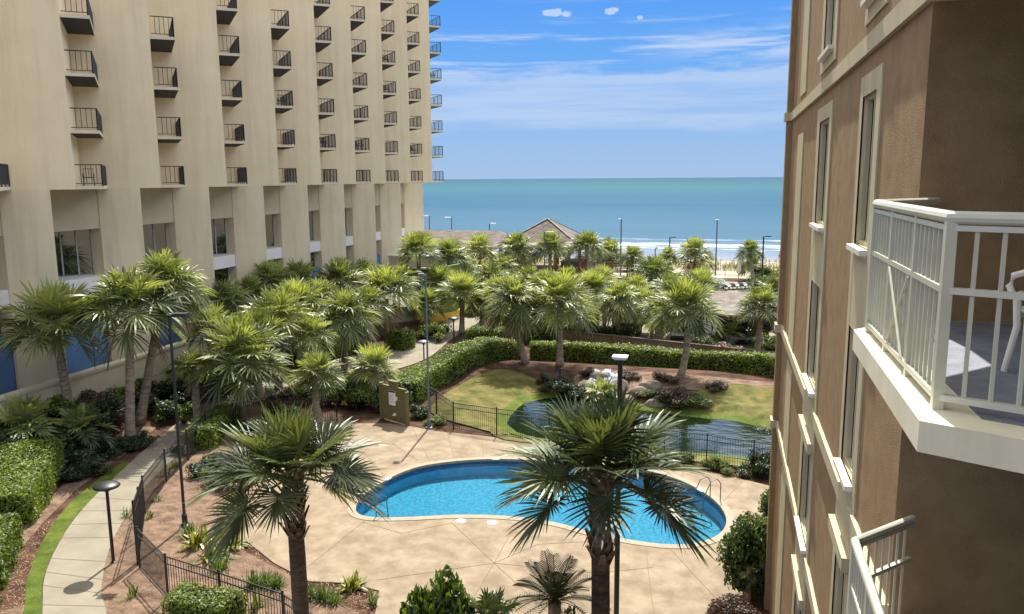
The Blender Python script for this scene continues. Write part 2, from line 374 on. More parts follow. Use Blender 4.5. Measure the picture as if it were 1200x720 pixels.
POOL = smooth_poly([G(x, y, 0) for x, y in ((416,599),(424,583),(445,568),(470,555),(500,546),(545,540.5),(590,539),(640,541),(700,545),(760,553),(800,565),(832,583),(849,601),(851,618),(836,632),(800,640),(755,637),(700,627),(650,614),(600,607),(540,605),(470,608),(430,607))], 5)
c0 = POOL.mean(0)
def grow(P, d):
    n = len(P); o = []
    for i in range(n):
        t = P[(i+1) % n]-P[i-1]; t /= np.linalg.norm(t)+1e-9; nn = np.array([t[1], -t[0]])
        if not inside(P, np.array([P[i][0]-nn[0]*.05]), np.array([P[i][1]-nn[1]*.05]))[0]: nn = -nn
        o.append(P[i]+nn*d)
    return np.array(o)
GP = [(-75,-15),(30,-15),(30,103),(-75,103)]
sheet('ground', GP, M_['straw'], 0, .9, holes=[POOL[::2]])
DECK = [G(x, y, 0)[:2] for x, y in ((281,637),(283,612),(300,568),(335,528),(378,505),(420,497),(455,497),(485,501),(510,506),(560,511),(620,518),(700,529),(800,547),(860,560),(908,572),(935,580))]
DECK = [tuple(p) for p in DECK]+[(3.6,30.),(2.6,27),(1.4,25.2),(.9,22.5),(.6,19.),(-5.,18.6),(-9.4,19.6),(-9.9,21.0),(-11.,21.2),(-12.3,21.),(-14.,21.8),(-15.8,23)]
pool = empty('swimming_pool', (float(c0[0]), float(c0[1]), 0), 'kidney shaped swimming pool with bright blue water set in the tan deck', 'swimming pool')
sheet('pool_deck', DECK, M_['deck'], .03, 1.0, holes=[POOL])
off = (float(c0[0]), float(c0[1]), 0)
b = MB(); n = len(POOL); out = grow(POOL, .28); inn = grow(POOL, -.03)
V = [(*p, .05) for p in out]+[(*p, .05) for p in inn]+[(*p, -.06) for p in inn]+[(*p, .0) for p in out]
b.add(V, [f for i in range(n) for f in ((i, (i+1) % n, n+(i+1) % n, n+i), (n+i, n+(i+1) % n, 2*n+(i+1) % n, 2*n+i), (3*n+i, 3*n+(i+1) % n, (i+1) % n, i))])
b.build('coping', M_['coping'], pool, off)
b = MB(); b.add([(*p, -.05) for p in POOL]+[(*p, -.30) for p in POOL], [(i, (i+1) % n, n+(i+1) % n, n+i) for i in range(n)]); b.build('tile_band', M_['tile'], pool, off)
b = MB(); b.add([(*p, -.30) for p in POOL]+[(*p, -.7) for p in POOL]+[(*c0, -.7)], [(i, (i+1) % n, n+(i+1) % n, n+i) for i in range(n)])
b.build('basin', mat('brightened_wall_plaster', (.02,.30,.48), (.03,.36,.55), .8, 3.), pool, off)  # walls coloured brighter than the floor plaster to lift their shade
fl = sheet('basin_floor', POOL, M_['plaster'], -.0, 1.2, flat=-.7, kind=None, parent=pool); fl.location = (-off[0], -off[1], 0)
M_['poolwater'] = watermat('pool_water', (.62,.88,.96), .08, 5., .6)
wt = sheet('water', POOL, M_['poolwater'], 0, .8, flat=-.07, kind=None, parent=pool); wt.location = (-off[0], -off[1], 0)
# joints cut into the deck
b = MB()
for pl in (((579,660),(530,613)),((579,660),(598,626),(623,618)),((579,660),(630,638),(700,634)),((579,660),(548,712)),((579,660),(612,690),(640,716)),((579,660),(440,680)),((530,613),(470,625),(425,612)),
           ((757,642),(762,690),(768,730)),((787,645),(840,702)),((827,640),(862,664)),((524,506),(533,538)),((565,513),(567,538)),((484,503),(506,545)),((460,520),(490,540)),((429,609),(355,669)),((579,660),(700,672),(765,665)),
           ((640,519),(648,540)),((720,533),(722,546)),((800,549),(800,562)),((870,565),(845,590)),((400,500),(452,560)),((330,540),(425,590))):
    for i in range(len(pl)-1):
        a = G(*pl[i], .034); c = G(*pl[i+1], .034); b.bar(a, c, .022, .006)
b.build('joint_lines', M_['joint'], bpy.data.objects['pool_deck'])
for x, y in ((455,563),(585,538.6),(822,574)):
    q = G(x, y, -.03); i = int(np.argmin(np.hypot(POOL[:, 0]-q[0], POOL[:, 1]-q[1]))); a = POOL[i]; c = POOL[(i+1) % len(POOL)]; u_ = (c-a)/np.linalg.norm(c-a); cc = a+(c0-a)/np.linalg.norm(c0-a)*.012
    b = MB(); b.bar((*(cc-u_*.16), .052), (*(cc+u_*.16), .052), .14, .006); b.build('depth_tile', M_['white'], pool, off)
# ladder rails, skimmer lids
t = empty('pool_ladder', G(832,590,0), 'pair of bent metal grab rails at the right end of the pool', 'pool ladder')
for k in (0, 1):
    p0 = G(832+k*12, 584+k*3, .03); dx = np.array([-.55,-.45,0])
    pts = [p0, p0+[0,0,.7], p0+dx*.25+[0,0,.92], p0+dx*.7+[0,0,.85], p0+dx*1.1+[0,0,.3], p0+dx*1.25+[0,0,-.5]]
    b = MB(); b.tube(pts, .022, 6); b.build('grab_rail', M_['grey_metal'], t, G(832,590,0), True)
p0 = G(441,606,.03); b = MB(); b.tube([p0, p0+[0,0,.6], p0+[.12,.2,.8], p0+[.2,.5,.6], p0+[.22,.6,-.3]], .022, 6)
tag(b.build('grab_rail', M_['grey_metal'], None), 'single bent metal grab rail at the left end of the pool', 'grab rail')
for i, (x, y, lb) in enumerate(((577,613,'round white skimmer lid on the near edge of the pool'),(540,611,'white skimmer lid left of the other one on the near pool edge'))):
    b = MB(); p = G(x, y, .034); b.lathe([(.0,.0),(.19,.0),(.19,.012),(.0,.016)], p, 14); tag(b.build('skimmer_lid', M_['white'], None), lb, 'skimmer lid', 'skimmer lids')

# pond
o = sheet('pond_water', grow(POND, .6), None, 0, 2., flat=WZ)
M_['pond'] = watermat('pond_surface', None, .02, 1.1, .55, (1,1.6,1), opaque=(.006,.014,.005))
M_['pond'].node_tree.nodes['Fresnel'].inputs['IOR'].default_value = 1.6; o.data.materials.clear(); o.data.materials.append(M_['pond'])
for nm_, pts_ in (('pond_bank_lawn', ((505,487),(520,466),(548,452),(590,444),(628,450),(650,461),(655,472),(620,480),(600,490),(594,512),(550,503))),
                  ('pond_bank_lawn', ((796,478),(815,466),(850,461),(912,468),(990,477),(990,514),(912,505),(860,495),(815,491))),
                  ('pond_bank_lawn', ((580,508),(660,518),(740,528),(815,534),(870,540),(985,549),(985,562),(870,551),(815,545),(740,538),(660,527),(590,519)))):
    sheet(nm_, smooth_poly([G(x, y, -.1)[:2] for x, y in pts_], 3), M_['lawn_dry'], .075, .6)
# greener fringe at the water line
FR = grow(POND, .32)
sheet('pond_edge_grass', FR, M_['lawn'], .10, .6)
# paths
def strip(name, left, right, m, off, joints=0, cell=.6):
    n = max(len(left), len(right))*5
    l = smooth_poly(left, 5, False); r = smooth_poly(right, 5, False)
    poly = list(l)+list(r[::-1])
    sheet(name, poly, m, off, cell)
    if joints:
        b = MB()
        for t in np.linspace(.03, .97, joints):
            a = l[int(t*(len(l)-1))]; c = r[int(t*(len(r)-1))]
            b.bar((*a, gz(*a)+off+.002), (*c, gz(*c)+off+.002), .03, .008)
        b.build('path_joints', M_['joint'], bpy.data.objects[name])
PL = [(44,790),(50,720),(52,680),(68,640),(95,600),(135,560),(185,515),(235,480),(285,458),(330,441),(385,424),(430,414),(470,404),(505,388),(540,366),(556,350),(566,335)]
PR = [(130,790),(125,720),(119,690),(130,640),(152,600),(172,570),(203,540),(240,508),(285,479),(335,460),(385,445),(435,438),(470,432),(505,418),(532,396),(575,368),(590,340)]
strip('garden_path', [G(*p)[:2] for p in PL], [G(*p)[:2] for p in PR], M_['path'], .045, 34)
strip('grass_verge', [G(*p)[:2] for p in ((8,790),(28,715),(32,680),(50,635),(78,595),(112,565),(140,545),(150,540))], [G(*p)[:2] for p in ((43,790),(49,720),(51,680),(67,640),(94,600),(125,570),(148,550),(152,545))], M_['lawn'], .03)
# far lawn / sand between the planting, far pool terrace
sheet('pool_terrace', [(-17,60.5),(9,57),(12,98),(-6,100),(-9,80),(-17,72)], M_['path'], .02, 2.)
sheet('beach_walk', [(-45,74),(-19,70),(-10,82),(-8,102),(-45,102)], M_['sand'], .015, 2.5)

# beach and sea
def gridmesh(name, xs, ys, zf, m):
    X, Y = np.meshgrid(xs, ys); Z = zf(X.ravel(), Y.ravel()); nx = len(xs)
    F = [(j*nx+i, j*nx+i+1, (j+1)*nx+i+1, (j+1)*nx+i) for j in range(len(ys)-1) for i in range(nx-1)]
    b = MB(); b.add(np.c_[X.ravel(), Y.ravel(), Z], F); return tag(b.build(name, m, None, smooth=True), kind='structure')
m, nt2, bs = newmat('wet_and_dry_sand'); L2 = nt2.links
g = N(nt2, 'ShaderNodeNewGeometry'); s2 = N(nt2, 'ShaderNodeSeparateXYZ'); L2.new(g.outputs['Position'], s2.inputs[0])
nz = N(nt2, 'ShaderNodeTexNoise', i_Scale=.06, i_Detail=6); L2.new(g.outputs['Position'], nz.inputs['Vector'])
ad = N(nt2, 'ShaderNodeMath', operation='MULTIPLY_ADD'); L2.new(nz.outputs['Fac'], ad.inputs[0]); ad.inputs[1].default_value = 14.; L2.new(s2.outputs[1], ad.inputs[2])
mr = N(nt2, 'ShaderNodeMapRange'); L2.new(ad.outputs[0], mr.inputs[0]); mr.inputs[1].default_value = 120; mr.inputs[2].default_value = 165
cr2 = ramp(nt2, [(0., (.26,.22,.16)), (.30, (.32,.28,.21)), (.55, (.36,.31,.24)), (.68, (.27,.24,.21)), (1., (.23,.22,.21))], mr.outputs[0])
L2.new(cr2.outputs[0], bs.inputs['Base Color'])
rr = ramp(nt2, [(.5, (.95,)*3), (.72, (.18,)*3)], mr.outputs[0]); L2.new(rr.outputs[0], bs.inputs['Roughness'])
M_['shore'] = m
gridmesh('beach', np.linspace(-400, 300, 71), np.r_[np.linspace(102.9, 240, 66)], lambda x, y: hgt(x, y)+.005, M_['shore'])
gridmesh('side_ground', np.linspace(30, 300, 10), np.linspace(-60, 103, 10), lambda x, y: x*0-.01, M_['sand'])
gridmesh('side_ground', np.linspace(-400, -75, 10), np.linspace(-60, 103, 10), lambda x, y: x*0-.01, M_['straw'])
m, nt2, bs = newmat('ocean'); L2 = nt2.links
g = N(nt2, 'ShaderNodeNewGeometry'); s2 = N(nt2, 'ShaderNodeSeparateXYZ'); L2.new(g.outputs['Position'], s2.inputs[0])
def nm(op, a, b=None, c=None, clamp=False):
    n = N(nt2, 'ShaderNodeMath', operation=op, use_clamp=clamp)
    for i, v in enumerate((a, b, c)):
        if v is None: continue
        if isinstance(v, (int, float)): n.inputs[i].default_value = v
        else: L2.new(v, n.inputs[i])
    return n.outputs[0]
def noise2(sc, det, st_, out='Fac'):
    mp = N(nt2, 'ShaderNodeMapping'); mp.inputs['Scale'].default_value = st_; L2.new(g.outputs['Position'], mp.inputs[0])
    n = N(nt2, 'ShaderNodeTexNoise', i_Scale=sc, i_Detail=det, i_Roughness=.6); L2.new(mp.outputs[0], n.inputs['Vector']); return n.outputs['Fac']
# log distance colour of the water: shallows pale with painted sky reflection, then deep
ly = nm('LOGARITHM', nm('MAXIMUM', s2.outputs[1], 100.), 10.)
mrr = N(nt2, 'ShaderNodeMapRange'); L2.new(nm('ADD', ly, nm('MULTIPLY', nm('SUBTRACT', noise2(.004, 8, (.22, 1, 1)), .5), .8)), mrr.inputs[0]); mrr.inputs[1].default_value = 2.2; mrr.inputs[2].default_value = 4.
cw = ramp(nt2, [(0., (.12,.155,.195)), (.08, (.035,.085,.125)), (.3, (.012,.062,.105)), (.5, (.015,.078,.10)), (.75, (.009,.054,.085)), (1., (.007,.045,.085))], mrr.outputs[0])
yy = nm('ADD', s2.outputs[1], nm('MULTIPLY', nm('SUBTRACT', noise2(.05, 4, (.35, 1, 1)), .5), 16.))
def band(c, wd):
    d = nm('ABSOLUTE', nm('SUBTRACT', yy, float(c))); mr_ = N(nt2, 'ShaderNodeMapRange', interpolation_type='SMOOTHSTEP'); L2.new(d, mr_.inputs[0]); mr_.inputs[1].default_value = wd; mr_.inputs[2].default_value = wd*.35; return mr_.outputs[0]
foam = nm('MAXIMUM', nm('MAXIMUM', band(190, 5.5), nm('MULTIPLY', band(180, 2.2), .7)), nm('MULTIPLY', band(206, 2.5), .3))
fn = N(nt2, 'ShaderNodeMapRange', interpolation_type='SMOOTHSTEP'); L2.new(noise2(.35, 8, (.25, 1, 1)), fn.inputs[0]); fn.inputs[1].default_value = .43; fn.inputs[2].default_value = .60
foam = nm('MULTIPLY', foam, fn.outputs[0], clamp=True)
mxx = N(nt2, 'ShaderNodeMix', data_type='RGBA'); L2.new(foam, mxx.inputs[0]); L2.new(cw.outputs[0], mxx.inputs[6]); mxx.inputs[7].default_value = (.8, .82, .84, 1)
L2.new(mxx.outputs[2], bs.inputs['Base Color']); bs.inputs['Roughness'].default_value = .35; bs.inputs['Specular IOR Level'].default_value = .16
bpn = N(nt2, 'ShaderNodeBump', i_Strength=.9, i_Distance=.35); L2.new(noise2(.35, 7, (.35, 1, 1)), bpn.inputs['Height']); L2.new(bpn.outputs[0], bs.inputs['Normal'])
sgl = N(nt2, 'ShaderNodeBsdfGlossy'); sgl.inputs['Roughness'].default_value = .22; L2.new(bpn.outputs[0], sgl.inputs['Normal'])
bs.inputs['Specular IOR Level'].default_value = 0.; bs.inputs['Roughness'].default_value = 1.
sdf = N(nt2, 'ShaderNodeBsdfDiffuse'); L2.new(mxx.outputs[2], sdf.inputs[0]); L2.new(bpn.outputs[0], sdf.inputs['Normal'])
smx = N(nt2, 'ShaderNodeMixShader'); smx.inputs[0].default_value = .10; L2.new(sdf.outputs[0], smx.inputs[1]); L2.new(sgl.outputs[0], smx.inputs[2]); L2.new(smx.outputs[0], nt2.nodes['Material Output'].inputs[0])
M_['sea'] = m
ysea = np.r_[np.linspace(150, 300, 31), np.geomspace(320, 34000, 30)]
gridmesh('sea_water', np.r_[-34000, -8000, -2000, np.linspace(-500, 400, 10), 2000, 8000, 34000], ysea, lambda x, y: -3.05-.0*y, M_['sea'])

SB = [(-21.7,15),(-19.2,18.6),(-21.0,21.6),(-22.6,24.6),(-24.2,28.2),(-25.,31.5),(-25.9,35.5),(-25.6,38.5),(-22.,37.3),(-19.5,36.),(-18.2,27),(-15.6,22.4),(-11.8,20.6),(-9.4,19.4),(-6,18.3),(-6,14)]
sheet('straw_bed', SB, M_['strawbed'], .02, .8)
sheet('straw_edge', [(-20.3,15),(-22.7,19.9),(-24.1,22.6),(-25.4,25.6),(-26.6,30.),(-27.5,33.),(-28.3,32.),(-27.3,28.),(-25.6,24.2),(-23.7,20.2),(-21.8,15)], M_['strawbed'], .02, .8)
sheet('straw_slope', [(-8.5,49.5),(-2,49.),(4,48.),(7,47.),(7,45.6),(2,46.2),(-3,46.6),(-6,45.4),(-9,46.8)], M_['strawbed'], .04, .8)

# ------------------------------------------------------------------ hotel tower on the left (saw-tooth plan)
XT = -31.8; Y0 = 33.74; MOD = 6.41; FH = 2.78; ZB = 12.1
U = np.array([.78, .62])/math.hypot(.78, .62); Vv = np.array([-.64, .77])/math.hypot(.64, .77)
TO = (-38., 58., 0.)
tower = empty('hotel_tower', TO, 'tall beige hotel tower with saw-tooth wall and stacked dark-railed balconies', 'building')
def tip(k): return np.array([XT, Y0+MOD*k])
a_, b_ = np.linalg.solve(np.array([Vv, U]).T, np.array([0, MOD]))
def deep(k): return tip(k-1)+Vv*a_          # inner corner where wall k begins
ZT = 52.
poly = [(XT-22, Y0-MOD*4)]
poly += [tuple(tip(-4))]
for k in range(-3, 9): poly += [tuple(deep(k)), tuple(tip(k))]
poly += [tuple(tip(8)+Vv*a_), (XT-22, tip(8)[1]+8)]
b = MB(); b.prism(poly, ZB, ZT); b.build('wall', M_['tower'], tower, TO)
ZW = (2.8, 4.85, 6.32, 7.18, 9.86, ZB)
Nin = np.array([-.947, -.321])
def ES(k): return tip(k)-U*1.13, tip(k+1)-U*3.32          # opening between pier k and pier k+1
b = MB()
b.prism([(-56., 6.), (-37.2, 6.)]+[(-37.2, 88.), (-56., 88.)], -1, ZB-.005); b.build('podium_core', M_['podium'], tower, TO)
for k in range(-3, 9):
    E_, S_ = tip(k)-U*1.13, tip(k)-U*3.32; b = MB()
    b.prism([tuple(S_), tuple(E_), (E_[0]-4.2, E_[1]+.2), (S_[0]-3., S_[1])], -1, ZB); b.build('pier', M_['podium'], tower, TO)
def slab_along(b, p, q, z0, z1, d0, d1, mi=None):
    b.prism([tuple(p+Nin*d0), tuple(q+Nin*d0), tuple(q+Nin*d1), tuple(p+Nin*d1)], z0, z1, mi)
def win_unit(x, ya, yb, za, zb, parent, off, nm=2, fr=.06, face=-1, glass='glass', curtain=False, sill=None):
    b = MB()
    s = face
    b.box((min(x, x+s*.08), ya, za), (max(x, x+s*.08), ya+fr, zb)); b.box((min(x, x+s*.08), yb-fr, za), (max(x, x+s*.08), yb, zb))
    b.box((min(x, x+s*.08), ya+fr, za), (max(x, x+s*.08), yb-fr, za+fr)); b.box((min(x, x+s*.08), ya+fr, zb-fr), (max(x, x+s*.08), yb-fr, zb))
    for i in range(1, nm+1):
        yc = ya+(yb-ya)*i/(nm+1); b.box((min(x, x+s*.07), yc-fr/2, za+fr), (max(x, x+s*.07), yc+fr/2, zb-fr))
    w_ = b.build('window', M_['frame'], parent, off)
    b = MB(); b.add([(x+s*.02, ya+fr, za+fr), (x+s*.02, yb-fr, za+fr), (x+s*.02, yb-fr, zb-fr), (x+s*.02, ya+fr, zb-fr)], [(0, 1, 2, 3)] if s > 0 else [(3, 2, 1, 0)])
    b.build('pane', M_[glass], w_, off)
    return w_
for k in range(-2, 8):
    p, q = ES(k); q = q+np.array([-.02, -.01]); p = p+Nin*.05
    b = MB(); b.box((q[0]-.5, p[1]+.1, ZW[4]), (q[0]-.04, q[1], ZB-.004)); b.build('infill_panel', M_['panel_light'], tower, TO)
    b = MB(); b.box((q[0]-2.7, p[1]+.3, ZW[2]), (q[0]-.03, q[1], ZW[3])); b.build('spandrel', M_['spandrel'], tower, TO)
    for za, zb, nm in ((ZW[3], ZW[4], 2), (ZW[1], ZW[2], 1)):
        A_ = q+np.array([-.62, -.004]); dW = np.array([-.5, -.866]); nW = np.array([.866, -.5]); Lw = 3.3
        def wbar(b, s0, s1, z0, z1, t0, t1): b.prism([tuple(A_+dW*s0+nW*t0), tuple(A_+dW*s1+nW*t0), tuple(A_+dW*s1+nW*t1), tuple(A_+dW*s0+nW*t1)], z0, z1)
        b = MB(); wbar(b, 0, Lw, za-.01, za+.07, -.1, 0); wbar(b, 0, Lw, zb-.07, zb+.01, -.1, 0)
        for i in range(nm+3):
            sc = .04+(Lw-.08)*i/(nm+2); wbar(b, sc-.04, sc+.04, za+.07, zb-.07, -.09, .01)
        w_ = b.build('window', M_['frame'], tower, TO)
        b = MB(); wbar(b, 0.002, Lw, za+.001, zb-.001, -.06, -.05); b.build('pane', M_['glass'], w_, TO)
    b = MB(); m_ = (p+q)/2; e_ = (q-p)/np.linalg.norm(q-p)*.04
    xq = q[0]; ym = q[1]-1.15
    b.box((xq-.5, p[1]+.1, .5), (xq-.15, ym-.04, ZW[1]-.05), 0); b.box((xq-.5, ym+.04, .5), (xq-.15, q[1]-.005, ZW[1]-.05), 0); b.box((xq-.5, ym-.04, .5), (xq-.17, ym+.04, ZW[1]-.05), 1)
    b.build('service_door', [M_['blue'], M_['rail_dark']], tower, TO)
# balcony prototype meshes (local: origin at the tip, z at slab top)
def balcony_meshes():
    w, l, tk = 1.32, a_-.02, .17
    P = [np.zeros(2)+U*.004, U*w, U*w+Vv*l, Vv*l]
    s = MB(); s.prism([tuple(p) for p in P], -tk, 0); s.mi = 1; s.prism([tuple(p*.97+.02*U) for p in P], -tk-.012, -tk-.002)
    r = MB(); e = .06
    A, B_, C_ = U*.06, U*(w-e), U*(w-e)+Vv*(l-.05)
    for p, q, posts in ((A, B_, (1.,)), (B_, C_, (.25, .5, .75, 1.))):
        for z, th in ((1.06, .05), (.12, .035)): r.bar((*p, z), (*q, z), th, th)
        dd = np.linalg.norm(q-p)
        for t in posts:
            o_ = p+(q-p)*t; r.bar((*o_, 0), (*o_, 1.06), .06)
        nb = int(dd/.22)
        for i in range(1, nb): o_ = p+(q-p)*i/nb; r.bar((*o_, .12), (*o_, 1.06), .022)
    r.bar((*B_, 0), (*B_, 1.06), .06)
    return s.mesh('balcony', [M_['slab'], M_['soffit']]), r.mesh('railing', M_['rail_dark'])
bm_, rm_ = balcony_meshes(); rm2 = rm_.copy(); rm2.materials.clear(); rm2.materials.append(M_['rail_skylit'])
def pyx(wp):
    d = np.array(wp, float)-[0, 0, H]; z = d@fw; return 600+CF*(d@cr)/z, 360-CF*(d@cu)/z
def chair_mesh():
    c = MB()
    for sx in (-.25, .25):
        for sy in (-.22, .22): c.bar((sx, sy, 0), (sx*.9, sy*.9, .42), .035)
        c.tube([(sx, .22, .42), (sx, .0, .62), (sx, -.25, .62), (sx, -.28, .42)], .02, 5)
    c.box((-.26, -.25, .40), (.26, .25, .44))
    for i in range(5): c.bar((-.22+.11*i, .22, .44), (-.22+.11*i, .34, .86), .06, .02)
    c.bar((-.25, .34, .87), (.25, .34, .87), .06, .03); return c
chairm = chair_mesh().mesh('patio_chair', M_['cloth_dark'])
nb_ = 0
for k in range(-1, 9):
    for j in range(0, 15):
        z = ZB+.17+FH*j; T = tip(k)
        if j > 0 and pyx((T[0], T[1], z-.5))[1] < -6: break
        if k == -1 and j > 0: break
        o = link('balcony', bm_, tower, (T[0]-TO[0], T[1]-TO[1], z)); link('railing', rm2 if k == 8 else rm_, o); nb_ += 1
        if (k, j) in ((0, 0), (3, 2), (4, 1), (5, 1), (6, 4), (6, 3), (7, 1), (8, 4)):
            p = T+U*.6+Vv*.9
            r_ = nb_
            tag(link('patio_chair', chairm, None, (p[0], p[1], z), R(40+30*(k % 3))),
                {(0,0):'dark patio chair on the lowest balcony of the leftmost stack on the beige tower', (3,2):'dark chair on the third balcony from the bottom of the fourth tower stack',
                 (4,1):'dark chair on the second lowest balcony of the fifth tower stack', (5,1):'dark chair on the second lowest balcony of the sixth tower stack',
                 (6,4):'dark chair on the fifth balcony up of the seventh tower stack', (6,3):'dark chair on the fourth balcony up of the seventh tower stack',
                 (7,1):'dark chair on the second lowest balcony of the last full stack', (8,4):'chair on the corner balcony against the sky, fifth from the bottom'}[(k, j)], 'chair', 'chairs on the tower balconies')
# tan terrace wall at the foot of the tower
b = MB(); b.box((XT+.35, 8, -.5), (XT+.75, 58, 2.82)); b.box((XT+.3, 8, 2.82), (XT+.82, 58, 2.97)); b.box((-37.1, 8, -.5), (XT+.349, 58, .6))
tw = empty('terrace_wall', (XT+.4, 33, 0), 'long tan retaining wall along the foot of the hotel tower', 'wall')
b.build('wall_body', M_['wallpaint'], tw, (XT+.4, 33, 0))
b = MB()
for z in (1.55,): b.box((XT+.745, 8, z), (XT+.752, 58, z+.025))
b.build('wall_joint', M_['joint'], tw, (XT+.4, 33, 0))

# ------------------------------------------------------------------ brown apartment building on the right
XR = 1.62; YN = 7.7; YF = 23.15
AO = (8., 12., 0.)
apt = empty('apartment_building', AO, 'brown stucco apartment building with cream bands and tall narrow windows', 'building')
cols = [dict(o=(10.05, 11.0), s=(9.78, 11.22)), dict(o=(14.42, 15.86), s=(14.1, 16.28))]
fl_ = [(14.62, 16.45), (17.5, 19.3), (11.65, 13.47), (8.77, 10.60), (5.86, 7.68), (2.95, 4.75), (.4, 1.85)]
ops = [(c['o'][0], c['o'][1], za, zb) for c in cols for za, zb in fl_]
ys = sorted({YN, YF}|{v for c in cols for v in c['o']}); zs = sorted({-.5, 21.}|{v for f in fl_ for v in f})
b = MB()
for i in range(len(ys)-1):
    for j in range(len(zs)-1):
        y0, y1, z0, z1 = ys[i], ys[i+1], zs[j], zs[j+1]
        if any(abs(y0-a) < 1e-6 and abs(z0-c) < 1e-6 for a, _, c, _ in ops): continue
        b.add([(XR, y0, z0), (XR, y1, z0), (XR, y1, z1), (XR, y0, z1)], [(0, 3, 2, 1)])
b.add([(XR, YN, -.5), (14, YN, -.5), (14, YN, 21), (XR, YN, 21)], [(0, 1, 2, 3)])
b.add([(XR, YF, -.5), (14, YF, -.5), (14, YF, 21), (XR, YF, 21)], [(3, 2, 1, 0)])
b.add([(XR, YN, 21), (14, YN, 21), (14, YF, 21), (XR, YF, 21)], [(0, 1, 2, 3)])
b.build('wall', M_['stucco_brown'], apt, AO)
b = MB(); b.box((5.2, -10, -.5), (5.5, YN-.004, 21)); b.build('recess_wall', M_['stucco_brown'], apt, AO)
b = MB(); b.box((1.9, -10, -.5), (5.197, 1.6, 21)); b.box((3.3, 1.604, -.5), (5.196, 2.2, 21)); b.build('unseen_wing_wall', M_['stucco_brown'], apt, AO)  # unseen near wing, put in and widened to darken the recess
b = MB(); b.box((XR-.14, YF-.35, -.5), (XR-.002, YF+.02, 21)); b.build('corner_pilaster', M_['stucco_brown'], apt, AO)
for z in (14.06, 8.37, 5.64):
    b = MB(); hw = .11
    b.box((XR-.055, YN+.0, z-hw), (XR-.001, YF-.352, z+hw)); b.box((XR-.2, YF-.4, z-hw+.002), (XR-.142, YF+.08, z+hw-.002)); b.box((XR-.2, YF-.41, z-hw+.001), (XR-.001, YF-.353, z+hw-.001))
    b.build('floor_band', M_['trim'], apt, AO)
px = XR-.022
segs = [(14.35, 20.9), (8.5, 13.72), (5.77, 8.24), (-.4, 5.5)]
b = MB()
for z0, z1 in segs: b.box((px, 19.15, z0 if z0 > 0 else 0), (XR-.001, 20.55, z1-.25))
b.build('blank_panel', M_['trim'], apt, AO)
for ci, c in enumerate(cols):
    for z0, z1 in segs:
        b = MB(); yy0, yy1 = c['s']; oy0, oy1 = c['o']
        cuts = sorted([f for f in fl_ if f[0] < z1 and f[1] > z0])
        b.box((px, yy0, z0), (XR-.001, oy0, z1)); b.box((px, oy1, z0), (XR-.001, yy1, z1))
        z = z0
        for za, zb in cuts:
            if za > z: b.box((px+.003, oy0, z), (XR-.002, oy1, za))
            z = max(z, zb)
        if z < z1: b.box((px+.003, oy0, z), (XR-.002, oy1, z1))
        b.build('window_surround', M_['trim'], apt, AO)
    for za, zb in fl_:
        if za < .5: pass
        oy0, oy1 = c['o']; dep = .13
        # jambs
        b = MB(); x0, x1 = px, XR+dep
        b.add([(x0, oy0, za), (x1, oy0, za), (x1, oy0, zb), (x0, oy0, zb)], [(0, 1, 2, 3)]); b.add([(x0, oy1, za), (x1, oy1, za), (x1, oy1, zb), (x0, oy1, zb)], [(3, 2, 1, 0)])
        b.add([(x0, oy0, zb), (x1, oy0, zb), (x1, oy1, zb), (x0, oy1, zb)], [(0, 1, 2, 3)]); b.add([(x0, oy0, za), (x1, oy0, za), (x1, oy1, za), (x0, oy1, za)], [(3, 2, 1, 0)])
        b.build('reveal', M_['trim'], apt, AO)
        ww = win_unit(XR+dep-.02, oy0, oy1, za, zb, apt, AO, 1, .05, -1, 'glass_dark')
        ww.data.materials.clear(); ww.data.materials.append(M_['trim'])
        b = MB()
        for i in range(int((oy1-oy0)/.09)):
            yq = oy0+.06+.09*i
            if yq > oy0+(oy1-oy0)*.42: break
            b.bar((XR+dep+.05+.015*(i % 2), yq, za+.06), (XR+dep+.05+.015*(i % 2), yq, zb-.06), .075, .03)
        b.build('drape', M_['pale_curtain'], ww, AO)
        b = MB(); b.box((XR-.11, oy0-.05, za-.07), (XR+.08, oy1+.05, za-.005)); b.box((XR-.05, oy0-.03, za-.10), (XR-.025, oy1+.03, za-.07))
        b.build('sill', M_['trim_w'], ww, AO)
        if zb < 8:
            b = MB(); b.box((XR-.11, oy0-.2, zb+.04), (XR-.023, oy1+.2, zb+.22)); b.box((XR-.07, oy0-.16, zb+.0), (XR-.024, oy1+.16, zb+.038))
            b.build('window_head', M_['trim'], apt, AO)
